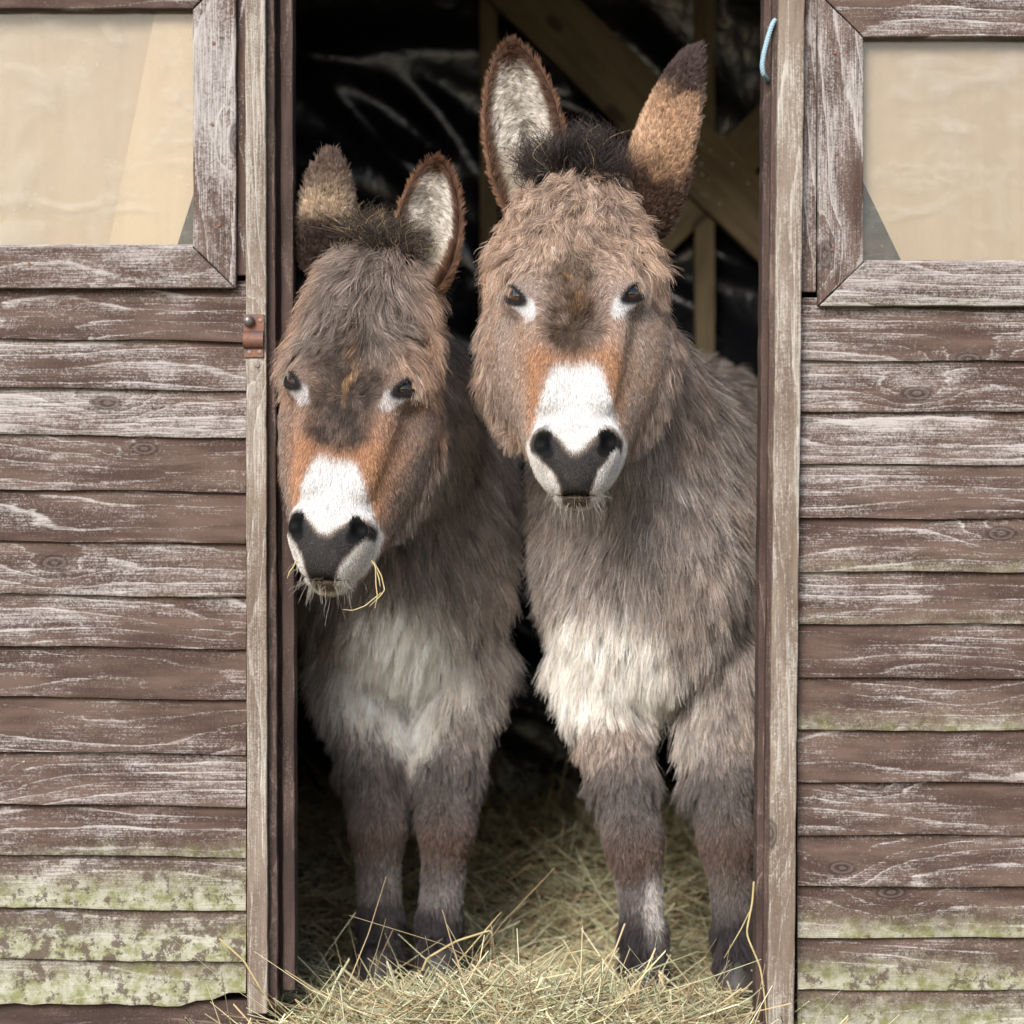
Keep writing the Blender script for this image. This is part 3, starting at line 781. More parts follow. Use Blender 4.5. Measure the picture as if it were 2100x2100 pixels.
# ------------------------------------------------------------------ coat: colour, direction and length at a point
def mixc(C, col, w): return C + (np.asarray(col) - C) * np.clip(w, 0, 1)[:, None]
def coat(D, P, N):
    """returns colour, comb direction, length, lift, curl, clump size for surface points"""
    H = D.toH(P).astype(np.float64); u, v, w = H[:, 0], H[:, 1], H[:, 2]; au = np.abs(u)
    dd, hd = D.sdf(P)
    isH = sm(hd - dd, 0.045, 0.004) * sm(v, 0.20, 0.15) * sm(w, -.05, -.02)
    nz = fbm(P, 18, 5); nz2 = fbm(P, 60, 9); nb = fbm(P, 6, 21)
    jit = vnoise(P, 650, 77) - .5
    x, y, z = P.T
    # ---- body
    C = np.tile(D.c_body, (len(P), 1)).astype(float)
    C = mixc(C, D.c_warm, sm(nb, .45, .75) * .6)
    C = mixc(C, np.array(D.c_body) * .62, sm(y - D.chest[1], .35, .9) * .8)  # coat darkened towards the rear, painting in the shade inside the shed
    cx, cz = D.cream[0], D.cream[1]
    bd = ((x - cx) / D.cream[2]) ** 2 + ((z - cz) / D.cream[3]) ** 2 + (nz - .5) * 1.3 + jit * .9
    C = mixc(C, D.c_pale, sm(bd, 1.5, .35) * sm(y - D.chest[1], .30, .05))
    for L in D.legs:
        kx, ky, kz = L['knee']
        near = sm(np.hypot(x - kx, y - ky), .15, .11)
        legm = near * sm(z, L['top'][2] - .13, L['top'][2] - .24)
        C = mixc(C, (.088, .076, .071), legm * sm(z + (nz - .5) * .08, .55, .44))
        C = mixc(C, (.075, .046, .034), legm * np.exp(-((z - kz + .02) / .055) ** 2) * .85)
        C = mixc(C, (.155, .142, .138), legm * np.exp(-((z - .205) / .05) ** 2) * sm(nz, .4, .6) * .8)
        C = mixc(C, (.020, .017, .018), legm * sm(z + (nz - .5) * .05, .185, .135))
        inner = (x - kx) * L['side']
        C = mixc(C, D.c_pale, near * sm(inner + (nz - .5) * .06, .010, .055) * sm(z, .44, .52) * sm(z, .74, .62) * L.get('pale', 1) * sm(inner, .095, .065))
        if L.get('streak'): C = mixc(C, (.55, .52, .50), near * sm(inner, .012, .03) * np.exp(-((z - .19) / .05) ** 2) * .8)
    comb = np.tile((0., .10, -1.), (len(P), 1))
    comb[:, 0] += (x - D.chest[0]) * .9
    back = sm(y - D.chest[1], .12, .45)
    comb[:, 1] += back * .9
    ln = .060 - .010 * sm(z, .6, .5)
    onleg = sm(z + (nz - .5) * .10, .68, .48)
    ln = ln + (.024 - ln) * onleg
    ln = ln - .007 * sm(z, .46, .34)
    ln = ln + onleg * .008 * sm(z, .16, .10)
    for L in D.legs:          # feathered backs of the forearms
        inner = (x - L['knee'][0]) * L['side']
        near = sm(np.hypot(x - L['knee'][0], y - L['knee'][1]), .16, .12)
        ln = ln + near * sm(y - L['knee'][1], .0, .03) * sm(z, .30, .36) * .020
    lift = .30 - .12 * onleg; curl = np.full(len(P), .10)
    # ---- head
    Ch = np.tile(D.c_face, (len(P), 1)).astype(float)
    Ch = mixc(Ch, D.c_cheek, sm(v, .0, .05) * .9)
    Ch = mixc(Ch, D.c_tan, sm(nz, .45, .7) * .45)
    Ch = mixc(Ch, D.c_brow, sm(w + (nz - .5) * .08, .36, .47))
    Ch = mixc(Ch, np.array(D.c_brow) * .45, sm(w, .40, .46) * sm(nz2, .56, .72) * .8)
    Ch = mixc(Ch, (.36, .205, .125), sm(w, .38, .44) * sm(au + (nb - .5) * .12, .045, .12) * D.warm_side)
    front = sm(v, .0, -.04)
    uo = u - D.skew * (w - .2)
    auo = np.abs(uo)
    Ch = mixc(Ch, D.c_tan, sm(v + (nz - .5) * .05, .030, -.05) * sm(auo, .030, .055) * sm(w, .16, .20) * sm(w + (nz - .5) * .08, .37, .25) * .72)
    rim = front * np.exp(-((w - D.white_top - .012) / .022) ** 2) * sm(auo, .10, .06)
    Ch = mixc(Ch, (.34, .155, .070), rim * .70)
    band = front * sm(auo + (nz - .5) * .05 + .28 * np.maximum(w - .37, 0), D.band_w, D.band_w * .45) * sm(w + (nz - .5) * .03 - .25 * auo, D.white_top + .0, D.white_top + .035) * sm(w + (nz - .5) * .06, D.band_top + .05, D.band_top - .07)
    Ch = mixc(Ch, D.c_band, band * (.72 + .28 * sm(nz2, .38, .55)))
    Ch = mixc(Ch, (.40, .23, .11), band * sm(np.abs(uo - .006 - .05 * (nz - .5)), .013, .002) * sm(w, .32, .38) * sm(nz2, .42, .6) * .6)
    Ch = mixc(Ch, (.36, .18, .09), sm(v, .02, -.02) * np.exp(-((au - .068) / .018) ** 2) * sm(w, .12, .16) * sm(w, .30, .24) * .9)
    wl_ = np.interp(w, [.10, .14, D.white_top - .06, D.white_top - .01, D.white_top + .01], [.090, .076, .062, .042, .030])
    wt = D.white_top
    white = sm(v, .035, .0) * sm(w + (nz - .5) * .026 + jit * .024, wt + .014, wt - .014) * sm(auo + (nz - .5) * .018 + jit * .018, wl_ + .007, wl_ - .007)
    Ch = mixc(Ch, (.70, .69, .68), white)
    # eyes: pale crescents
    for sd_ in (-1, 1):
        a, b, c_ = eye_frame(H, sd_)
        r = np.sqrt(a * a + b * b + c_ * c_)
        below = ((b + .036) / .028) ** 2 + ((c_ - D.eye_patch_side * .006) / .017) ** 2 + (np.maximum(-a, 0) / .03) ** 2
        Ch = mixc(Ch, D.c_eyepatch, sm(below, 1.35, .55))
        up = ((b - .022) / .020) ** 2 + ((c_ + D.eye_patch_side * .018) / .011) ** 2
        Ch = mixc(Ch, (.42, .36, .31), sm(up, 1.2, .5) * sm(a, -.01, .01) * .7)
        rim_ = (b / .039) ** 2 + (c_ / .0180) ** 2
        Ch = mixc(Ch, (.016, .013, .012), sm(rim_, 1.35, .9) * sm(a, .0, .012))
    # dark muzzle
    edge = np.interp(w, [.0, .03, .055, .085, .105, .125, .14], [.020, .029, .041, .066, .083, .084, .072])
    dk = sm(au + (nz - .5) * .012, edge + .008, edge - .006) * sm(v, .01, -.015) * sm(w + (nz - .5) * .02 + jit * .012 - 1.05 * np.minimum(np.maximum(au - .008, 0), .044), .104, .058)
    dk = np.clip(dk + jit * .55 * sm(dk, .0, .3) * sm(dk, 1.0, .7), 0, 1)
    Ch = mixc(Ch, (.74, .70, .66), sm(v, .04, .01) * sm(w, .14, .12) * (1 - dk))
    Ch = mixc(Ch, (.19, .145, .11), sm(dk, .05, .5)); Ch = mixc(Ch, (.031, .027, .026), sm(dk + (nz2 - .5) * .3, .30, .9)); Ch = mixc(Ch, (.055, .046, .040), sm(dk, .8, 1) * sm(nz2, .52, .70) * .7)
    Ch = mixc(Ch, (.36, .27, .17), sm(w, .016, .004) * sm(v, .05, .02) * .35)
    C = C + (Ch - C) * isH[:, None]
    # head lie of the hair: out of a whorl on the front of the face
    wh = D.whorl
    ch = np.stack([np.sign(uo) * np.minimum(auo * 9, 1) * .55, np.full(len(P), .35), -np.ones(len(P))], 1)
    ch[:, 0] += np.sign(u) * sm(v, .06, .13) * .35
    upm = front * sm(w, wh, wh + .03) * sm(w, .46, .40) * sm(auo, .075, .045)
    rad = np.stack([uo * 9, np.full(len(P), .0), np.clip((w - wh) * 9, .3, 1)], 1)
    ch = ch + (rad - ch) * upm[:, None]
    brow = sm(w, .37, .46)
    bro = np.stack([np.sign(u) * np.clip(au * 12, 0, 1) * D.brow_out, np.full(len(P), .05), -np.full(len(P), .62)], 1)
    ch = ch + (bro - ch) * brow[:, None]
    lh = .011 + .0 * w
    lh = lh + (D.brow_len - lh) * sm(w, .36, .55)
    lh = lh + (D.jowl - lh) * sm(v, .060, .13) * sm(w, .05, .22)
    lh = lh + (.0045 - lh) * sm(w, .13, .11) * sm(v, .03, .0)
    lh = lh + (.016 - lh) * upm
    tuft = sm(au, .085, .125) * sm(w, .39, .43) * sm(w, .54, .47) * sm(v, .09, .03)
    lh = lh + tuft * .028
    ch = ch + tuft[:, None] * np.stack([np.sign(u) * 1.6, np.full(len(P), -.1), np.full(len(P), .05)], 1)
    lh = np.where(dk > .5, .0026, lh)
    em = np.ones(len(P))
    for sd_ in (-1, 1):
        a, b, c_ = eye_frame(H, sd_)
        rim_ = np.sqrt((b / .035) ** 2 + (c_ / (D.lid + .0014)) ** 2) + (a < -.01) * 9
        em *= sm(rim_, .95, 1.15)
        lh = lh * (1 - .72 * sm(np.sqrt(a * a + b * b + c_ * c_), .060, .040) * sm(w, .425, .405))
    # nostril interiors bare
    X = H.copy(); X[:, 0] = au
    n1 = np.minimum(rcone(X, (.046, -.080, .138), (.063, -.064, .104), .006, .0125), rcone(X, (.063, -.064, .104), (.048, -.078, .078), .0125, .007))
    em = em * np.where((isH > .5) & (n1 < .006), 0, 1)
    C = mixc(C, (.003, .003, .003), isH * sm(n1, .0085, .0045))  # near-black colour paints shade into the shallow nostril holes
    cw = ch @ D.Rm.T
    comb = comb + (cw - comb) * isH[:, None]
    ln = ln + (lh - ln) * isH
    lift = lift + (np.where(w > .40, .20, np.where(v > .09, .30, .15)) - lift) * isH
    curl = curl + (.06 + D.brow_curl * sm(w, .40, .46) - curl) * isH
    return C, comb, ln, lift, curl, isH, em

def tangent(comb, N):
    t = comb - (comb * N).sum(1)[:, None] * N
    return t / (np.linalg.norm(t, axis=1)[:, None] + 1e-6)

def hair_object(name, parent, base, roots, d0, L, C, rad, clump=.5, cell=.011, curl=None, droop=.25, npts=5, seed=1, amp=.55):
    n = len(roots); rs = np.random.RandomState(seed)
    cid = np.floor((roots + (np.stack([vnoise(roots, 55, seed + k) for k in range(3)], 1) - .5) * cell * 1.6) / cell).astype(np.int64)
    cr = np.stack([hsh(cid, seed + 11 + k) for k in range(3)], 1) - .5
    key = (cid[:, 0] * 4000037 + cid[:, 1] * 2003 + cid[:, 2])
    _, inv = np.unique(key, return_inverse=True); inv = inv.ravel()
    cnt = np.bincount(inv)
    cen = np.stack([np.bincount(inv, roots[:, k]) / cnt for k in range(3)], 1)[inv]
    d = d0 + cr * np.reshape(amp, (-1, 1)) + rs.normal(0, .10, (n, 3)); d /= np.linalg.norm(d, axis=1)[:, None]
    sidev = np.cross(d, rs.normal(0, 1, (n, 3))); sidev /= np.linalg.norm(sidev, axis=1)[:, None] + 1e-9
    s2 = np.cross(d, cr + 1e-3); s2 /= np.linalg.norm(s2, axis=1)[:, None] + 1e-9
    L = L * rs.uniform(.65, 1.2, n)
    cu = (np.full(n, .1) if curl is None else curl)
    C = C * np.exp((hsh(cid, seed + 41) - .5) * 1.1 * np.reshape(amp, (-1, 1)).ravel())[:, None] * np.ones((n, 1))
    t = np.linspace(0, 1, npts)
    ph = hsh(cid, seed + 31) * 6.28; fq = 3.0 + 4.0 * hsh(cid, seed + 32)
    P = np.zeros((n, npts, 3), np.float32)
    for i, tt in enumerate(t):
        p = roots + d * (L * tt)[:, None]
        p[:, 2] -= droop * L * tt * tt
        p += (cen - roots) * (clump * tt ** 1.3)
        p += s2 * (cu * L * (np.sin(fq * tt + ph) - np.sin(ph)) * tt)[:, None] + sidev * (cu * .45 * L * tt * tt)[:, None]
        P[:, i] = p - base
    hc = bpy.data.hair_curves.new(name)
    hc.add_curves([npts] * n)
    hc.attributes['position'].data.foreach_set('vector', P.ravel())
    ra = hc.attributes.get('radius') or hc.attributes.new('radius', 'FLOAT', 'POINT')
    prof = np.interp(t, [0, .5, 1], [1.0, .85, .25])
    ra.data.foreach_set('value', (np.asarray(rad).reshape(-1, 1) * prof[None] * np.ones((n, 1))).astype(np.float32).ravel())
    ca = hc.attributes.new('col', 'FLOAT_COLOR', 'CURVE')
    ca.data.foreach_set('color', np.c_[np.clip(C, 0.003, .9), np.ones(n)].astype(np.float32).ravel())
    o = bpy.data.objects.new(name, hc); COL.objects.link(o)
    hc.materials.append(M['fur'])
    o.parent = parent
    return o

def sample_quads(V, Q, N, dens, seed):
    rs = np.random.RandomState(seed)
    A = V[Q]
    ar = .5 * np.linalg.norm(np.cross(A[:, 2] - A[:, 0], A[:, 3] - A[:, 1]), axis=1)
    wgt = ar * dens
    cnt = np.floor(wgt + rs.rand(len(wgt))).astype(int)
    q = np.repeat(np.arange(len(Q)), cnt)
    a, b = rs.rand(len(q), 1), rs.rand(len(q), 1)
    w = np.stack([(1 - a) * (1 - b), a * (1 - b), a * b, (1 - a) * b], 0)
    P = sum(w[k] * V[Q[q, k]] for k in range(4)); Nn = sum(w[k] * N[Q[q, k]] for k in range(4))
    return P, Nn / (np.linalg.norm(Nn, axis=1)[:, None] + 1e-9), q

def ear_mesh(D, E):
    """cupped ear: leaf-shaped sheet rolled into a scoop, thick rim; u across, t along"""
    nt, nu = 46, 28
    T = np.linspace(0, 1, nt); U = np.linspace(-1, 1, nu)
    base, tip = np.array(E['base']), np.array(E['tip'])
    ax = tip - base; Ln = np.linalg.norm(ax); ax /= Ln
    op = np.array(E['open'], float); op -= ax * (op @ ax); op /= np.linalg.norm(op); sd_ = np.cross(op, ax)
    hw = np.interp(T, [0, .10, .25, .45, .62, .78, .90, .97, 1], np.array([.58, .80, .97, 1.0, .93, .74, .47, .24, .03])) * E['hw']
    roll = np.interp(T, [0, .2, .5, .8, 1], [2.5, 2.0, 1.55, 1.3, 1.0]) * E.get('roll', 1)
    bend = np.array(E.get('bend', (0, 0, 0)))
    sh = []
    for thick in (0, .006):
        R_ = []
        for t, h_, r_ in zip(T, hw, roll):
            a = U * r_ ; rad = h_ / max(math.sin(min(r_, math.pi / 2)), .5)
            th = thick * (1 - .6 * np.abs(U) ** 3) * min(1, (1 - t) * 8 + .15)
            xx = np.sin(a) * (rad + th); zz = -(np.cos(a)) * (rad + th) + rad * .55
            c = base + ax * Ln * t + bend * math.sin(math.pi * t * .5) ** 2
            R_.append(c + sd_ * xx[:, None] + op * zz[:, None])
        sh.append(np.array(R_))
    V = np.concatenate([sh[0].reshape(-1, 3), sh[1].reshape(-1, 3)])
    i = np.arange(nt - 1)[:, None] * nu + np.arange(nu - 1)[None]
    q = np.stack([i, i + 1, i + nu + 1, i + nu], -1).reshape(-1, 4); o = nt * nu
    Q = [q[:, ::-1], q + o]
    k = np.arange(nt - 1) * nu
    Q.append(np.stack([k, k + nu, k + nu + o, k + o], 1)); k2 = k + nu - 1; Q.append(np.stack([k2 + o, k2 + nu + o, k2 + nu, k2], 1))
    k3 = (nt - 1) * nu + np.arange(nu - 1); Q.append(np.stack([k3, k3 + 1, k3 + 1 + o, k3 + o], 1))
    Q = np.concatenate(Q)
    A = V[Q]; fn = np.cross(A[:, 2] - A[:, 0], A[:, 3] - A[:, 1]); N = np.zeros_like(V)
    for c in range(4): np.add.at(N, Q[:, c], fn)
    N /= np.linalg.norm(N, axis=1)[:, None] + 1e-12
    # the sheet's inner normals must look into the scoop
    mid = (nt // 2) * nu + nu // 2
    if N[mid] @ op < 0: Q = Q[:, ::-1]; N = -N
    tt = np.r_[np.repeat(T, nu), np.repeat(T, nu)]; uu = np.r_[np.tile(U, nt), np.tile(U, nt)]; ins = np.r_[np.ones(o), np.zeros(o)]
    return V, Q, N, tt, uu, ins, ax, sd_, op

def ear_coat(E, P, tt, uu, ins):
    nz = fbm(P, 30, 3); nz2 = fbm(P, 90, 4); au = np.abs(uu)
    Co = np.tile(E['c_out'], (len(P), 1)).astype(float)
    Co = mixc(Co, E['c_mid'], np.exp(-((tt + (nz - .5) * .15 - E['mid']) / .16) ** 2))
    Co = mixc(Co, (.035, .022, .018), sm(tt + (nz - .5) * .2, E.get('dbt', .26) + .06, E.get('dbt', .26) - .10) * E.get('darkbase', .8))
    Co = mixc(Co, E['c_tip'], sm(tt + (nz - .5) * .16, E.get('tipt', .74), E.get('tipt', .74) + .14))
    Co = mixc(Co, E['c_rim'], sm(au, .82, .96) * .8)
    Ci = np.tile((.64, .59, .52), (len(P), 1)).astype(float)
    Ci = mixc(Ci, (.26, .21, .16), sm(nz2, .46, .66) * .5)
    Ci = mixc(Ci, (.10, .075, .055), sm(nz, .50, .68) * sm(tt, .10, .25) * .55)
    Ci = mixc(Ci, (.40, .33, .22), sm(tt, .45, .2) * .5)
    Ci = mixc(Ci, (.018, .015, .014), np.exp(-((uu - .10 - .12 * np.sin(tt * 9)) / .15) ** 2) * sm(tt, .14, .28) * sm(tt, .62, .50) * (.6 + .4 * sm(nz2, .4, .6)))
    Ci = mixc(Ci, (.070, .032, .018), sm(au + (nz - .5) * .06, .74, .90))
    Ci = mixc(Ci, (.060, .028, .016), sm(tt, .80, .92))
    return Co + (Ci - Co) * (ins > .5)[:, None]

def build_donkey(D):
    root = empty('donkey', (D.chest[0], D.chest[1] + .5, 0.0))
    tag(root, D.label, 'donkey', 'donkeys standing in the shed doorway')
    base = np.array(root.location)
    V, Q, N = D.mesh()
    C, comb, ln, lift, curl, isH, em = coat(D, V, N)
    ears = [ear_mesh(D, E) for E in D.ears]
    VV, QQ, CC = [V], [Q], [C]; o = len(V)
    for E, e in zip(D.ears, ears):
        VV.append(e[0]); QQ.append(e[1] + o); CC.append(ear_coat(E, e[0], e[3], e[4], e[5])); o += len(e[0])
    me = big_mesh('body', np.concatenate(VV) - base, np.concatenate(QQ)); vcol(me, np.concatenate(CC))
    obj('body', me, M['hide'], root)
    # ---- body fur
    fq = Q[:, 0]
    facing = -N[fq, 1]; yq = V[fq, 1]; zq = V[fq, 2]
    dens = np.where(isH[fq] > .5, 620000 - 330000 * sm(ln[fq], .015, .04), 210000.)
    dens = np.where((isH[fq] < .5) & (zq < .46), 320000., dens)
    dens = dens * np.where(facing > -.35, 1, .12) * np.where(yq - D.chest[1] > .45, .22, 1) * em[fq] * D.dens
    dens *= np.where((isH[fq] > .5) & (ln[fq] < .006), .6, 1)
    P, Nn, qi = sample_quads(V, Q, N, dens, D.seed)
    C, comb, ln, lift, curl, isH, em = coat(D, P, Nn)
    keep_ = em > .5
    P, Nn, C, comb, ln, lift, curl, isH = [a[keep_] for a in (P, Nn, C, comb, ln, lift, curl, isH)]
    rs = np.random.RandomState(D.seed + 5)
    # the lie of the coat wanders
    w_ = D.toH(P)[:, 2]
    wan = np.stack([fbm(P, 14, 40 + k) for k in range(3)], 1) - .5
    t = tangent(comb + wan * (.35 + 1.0 * sm(ln, .010, .03) + 1.9 * (isH * (w_ > .42)))[:, None], Nn)
    lf = lift + (fbm(P, 25, 71) - .5) * .35
    d0 = t * np.sqrt(np.clip(1 - lf ** 2, .1, 1))[:, None] + Nn * lf[:, None]
    Cs = C * np.exp(rs.normal(0, 1, len(C)) * (.44 - .34 * sm(C.mean(1), .30, .65)))[:, None]
    warm = rs.rand(len(C)) < .16
    Cs[warm & (isH < .5)] *= np.array([1.15, .95, .80])
    far = P[:, 1] - D.chest[1] > .45
    rad = np.where(isH > .5, .00036 + .004 * np.clip(ln, 0, .03), .00055) * np.where(far, 1.9, 1)
    short = ln < .020
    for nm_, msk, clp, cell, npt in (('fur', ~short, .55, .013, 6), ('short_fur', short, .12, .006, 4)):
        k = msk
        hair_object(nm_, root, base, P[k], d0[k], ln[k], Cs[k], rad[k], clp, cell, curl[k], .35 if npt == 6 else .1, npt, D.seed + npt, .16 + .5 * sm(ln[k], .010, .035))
    print('fur', len(P), 'short', int(short.sum()))
    # ---- ear fur
    EP, ED, EL, EC, ER = [], [], [], [], []
    for E, e in zip(D.ears, ears):
        Ve, Qe, Ne, tt, uu, ins, ax, sd_, op = e
        q0 = Qe[:, 0]
        P, Nn, qi = sample_quads(Ve, Qe, Ne, np.full(len(Qe), 420000.) * D.dens, D.seed + 9)
        t_, u_, i_ = tt[q0][qi], uu[q0][qi], ins[q0][qi]
        Ce = ear_coat(E, P, t_, u_, i_)
        inner = i_ > .5
        cb = np.where(inner[:, None], ax * .5 + sd_ * (-np.sign(u_) * .6)[:, None] * 1.0, ax * 1.0 + sd_ * (u_ * .25)[:, None])
        t = tangent(cb + (np.stack([fbm(P, 20, 90 + k) for k in range(3)], 1) - .5) * .9, Nn)
        lf = np.where(inner, .55, .40)
        EP.append(P); ED.append(t * .85 + Nn * lf[:, None]); EL.append(np.where(inner, .016 + .014 * sm(t_, .5, .1), .012 + .004 * sm(np.abs(u_), .8, 1) + .004 * sm(t_, .85, 1)))
        EC.append(Ce * np.random.RandomState(3).lognormal(0, .25, len(P))[:, None]); ER.append(np.full(len(P), .00042))
    hair_object('ear_fur', root, base, np.concatenate(EP), np.concatenate(ED), np.concatenate(EL), np.concatenate(EC), np.concatenate(ER), .12, .006, np.full(sum(map(len, EP)), .12), .0, 5, D.seed + 77)
    # ---- mane between the ears
    rs = np.random.RandomState(D.seed + 50); n = 5200
    tt = rs.rand(n)
    hp = np.stack([rs.normal(0, .030 + .016 * (1 - tt), n), -.02 + .155 * tt, .585 + .045 * np.sin(tt * 2.2)], 1)
    P = D.toW(hp)
    for _ in range(3):
        Ng, dz_ = D.grad(P); P = P - Ng * dz_[:, None]
    dr = np.stack([rs.normal(0, .30, n) + D.mane[0], -.10 + rs.normal(0, .25, n) + D.mane[1], np.full(n, 1.0 + D.mane[2])], 1) @ D.Rm.T
    dr = dr / np.linalg.norm(dr, axis=1)[:, None]
    Cm = np.array(D.c_mane)[None] * rs.lognormal(0, .4, n)[:, None]
    hay = rs.rand(n) < D.straw
    Cm[hay] = np.array((.38, .27, .13)) * rs.uniform(.5, 1.2, hay.sum())[:, None]
    hair_object('mane', root, base, P, dr * .8 + Ng * .35, np.full(n, .075) * D.mane_len * (.6 + .8 * hsh(np.floor(P * 60).astype(np.int64), 5)), Cm, np.full(n, .00060), .6, .016, np.full(n, .30), D.mane_droop, 7, D.seed + 51)
    # ---- forelock and whiskers
    n = 150
    hp = np.stack([rs.uniform(-.06, .06, n), rs.uniform(-.045, .03, n), rs.uniform(-.01, .045, n)], 1)
    P = D.toW(hp)
    for _ in range(4):
        Ng, dz_ = D.grad(P); P = P - Ng * dz_[:, None]
    dr = Ng * 1.0 + np.stack([np.zeros(n), np.zeros(n), np.full(n, -.6)], 1) + rs.normal(0, .35, (n, 3)); dr /= np.linalg.norm(dr, axis=1)[:, None]
    hair_object('whiskers', root, base, P, dr, rs.uniform(.008, .040, n), np.tile((.45, .40, .34), (n, 1)) * rs.uniform(.2, 1.3, (n, 1)), np.full(n, .00030), 0, .01, np.full(n, .12), .3, 5, D.seed + 60)
    # ---- eyes
    for sx in (-1, 1):
        bm = bmesh.new(); bmesh.ops.create_uvsphere(bm, u_segments=36, v_segments=24, radius=EYE_R * D.hs)
        me = bpy.data.meshes.new('eye'); bm.to_mesh(me); bm.free(); me.polygons.foreach_set('use_smooth', [True] * len(me.polygons))
        c = D.toW(EYE_C * np.array([sx, 1, 1]))
        dw = (np.array(D.look) if D.look is not None else EYE_D * np.array([sx, 1, 1]) @ np.eye(3))
        dw = D.Rm @ (EYE_D * np.array([sx, 1, 1])) * .72 + np.array([0, -1., 0.05]) * .45
        lx = D.Rm @ (EYE_A * np.array([sx, 1, 1]))
        yv = -Vector(dw).normalized(); xv = (Vector(lx) - yv * Vector(lx).dot(yv)).normalized(); zv = xv.cross(yv)
        o = obj('eye', me, M['eye'], root)
        o.matrix_local = Matrix.Translation(Vector(c) - Vector(base)) @ Matrix((xv, yv, zv)).transposed().to_4x4()
        # lashes
    # ---- hooves
    feet = [(L['fet'][0], L['fet'][1] - .034, L['fet'][2] - .060) for L in D.legs] + [(D.chest[0] + D.lean + q * .12, D.chest[1] + 1.19, .075) for q in (-1, 1)]
    for (fx, fy, fz) in feet:
        v, f = [], []; k = 28; rings = [(0.0, .047, .056), (.012, .0465, .055), (.045, .042, .049), (fz + .002, .037, .041), (fz + .010, .030, .034)]
        for j, (zz, rx, ry) in enumerate(rings):
            for i in range(k):
                a = 2 * math.pi * i / k
                q = math.sin(a)
                v.append((math.cos(a) * rx * (1.0 if q < 0 else .94), q * ry - (.020 * (1 - zz / (fz + .01))) + (0 if q < 0.6 else -.008), zz))
        for j in range(len(rings) - 1):
            for i in range(k):
                a, b = j * k + i, j * k + (i + 1) % k
                f.append((a, b, b + k, a + k))
        f.append(tuple(range(k - 1, -1, -1))); f.append(tuple((len(rings) - 1) * k + i for i in range(k)))
        me = pydata('hoof', v, f, True)
        obj('hoof', me, M['hoof'], root, Vector((fx, fy, 0.004)) - Vector(base))
    return root

GB = (.165, .132, .113)
A = Donkey(dict(
    label='taller grey brown donkey with head raised, its whole face turned to the viewer', seed=100, dens=1.0, look=None,
    chin=(WX(1184, -.22), -.20, WZ(1040, -.20)), head_rot=(R(-13), R(-1.0), R(-3)), hs=1.0, tall=1.14, lid=.0096, warm_side=.35, cheek=1.0, jowl=.050,
    chest=(.265, .24), lean=.16, cream=(.185, .68, .135, .12),
    c_body=(.275, .238, .218), c_warm=(.31, .235, .190), c_pale=(.80, .77, .72),
    c_face=(.30, .230, .190), c_cheek=(.27, .200, .160), c_tan=(.36, .210, .130), c_brow=(.38, .272, .205), c_eyepatch=(.66, .64, .63),
    c_mane=(.022, .017, .016), skew=0.0, band_top=.49, band_w=.058, c_band=(.062, .038, .024), white_top=.252, whorl=.285, brow_out=.85, brow_curl=.24, brow_len=.040, eye_patch_side=-1,
    mane=(0, 0, .1), mane_len=.95, mane_droop=.05, straw=.02,
    legs=[dict(top=(.175, .36, .66), knee=(.240, .27, .30), fet=(.258, .27, .125), r=.082, side=1, streak=True),
          dict(top=(.405, .36, .66), knee=(.424, .27, .31), fet=(.440, .27, .125), r=.078, side=-1, pale=.2)],
    ears=[dict(base=W(1100, 440, -.02), tip=W(1046, 86, -.02), open=(-.10, -1, .05), hw=.070, roll=.74, c_out=(.30, .15, .075), c_mid=(.36, .19, .10), mid=.4, c_tip=(.10, .055, .035), c_rim=(.12, .055, .03), darkbase=.2),
          dict(base=W(1288, 475, .02), tip=W(1434, 96, .0), open=(.78, .58, .0), hw=.076, roll=.78, c_out=(.36, .21, .125), c_mid=(.48, .31, .195), mid=.5, c_tip=(.050, .032, .027), c_rim=(.06, .042, .036), darkbase=.9, tipt=.64, dbt=.36)]))
B = Donkey(dict(
    label='smaller grey brown donkey with lowered tilted head and hay in its mouth', seed=200, dens=1.0, look=None,
    chin=(WX(665, -.24), -.21, WZ(1212, -.21)), head_rot=(R(-17), R(4.5), R(-9)), hs=.98, tall=1.38, lid=.0066, warm_side=.55, cheek=.80, jowl=.036,
    chest=(-.225, .42), lean=-.06, cream=(-.222, .645, .135, .155),
    c_body=(.265, .230, .212), c_warm=(.29, .230, .195), c_pale=(.88, .84, .78),
    c_face=(.21, .142, .108), c_cheek=(.19, .145, .122), c_tan=(.38, .195, .110), c_brow=(.185, .145, .120), c_eyepatch=(.45, .41, .39),
    c_mane=(.030, .022, .018), skew=0.0, band_top=.49, band_w=.086, c_band=(.034, .023, .017), white_top=.236, whorl=.33, brow_out=1.15, brow_curl=.08, brow_len=.055, eye_patch_side=-1,
    mane=(0.2, 0, .0), mane_len=.95, mane_droop=.25, straw=.10,
    legs=[dict(top=(-.315, .52, .66), knee=(-.272, .43, .31), fet=(-.267, .43, .125), r=.078, side=1),
          dict(top=(-.112, .52, .66), knee=(-.132, .43, .31), fet=(-.146, .43, .125), r=.078, side=-1)],
    ears=[dict(base=W(668, 560, .03), tip=W(676, 308, .05), open=(-.30, .95, .05), hw=.050, roll=.80, c_out=(.13, .088, .064), c_mid=(.42, .31, .21), mid=.50, c_tip=(.085, .055, .042), c_rim=(.15, .10, .075), darkbase=.95, dbt=.40),
          dict(base=W(862, 600, .0), tip=W(897, 326, .0), open=(-.05, -1, .0), hw=.058, roll=.85, c_out=(.28, .14, .07), c_mid=(.30, .16, .08), mid=.4, c_tip=(.14, .065, .035), c_rim=(.11, .05, .028), darkbase=.2)]))
DA = build_donkey(A)
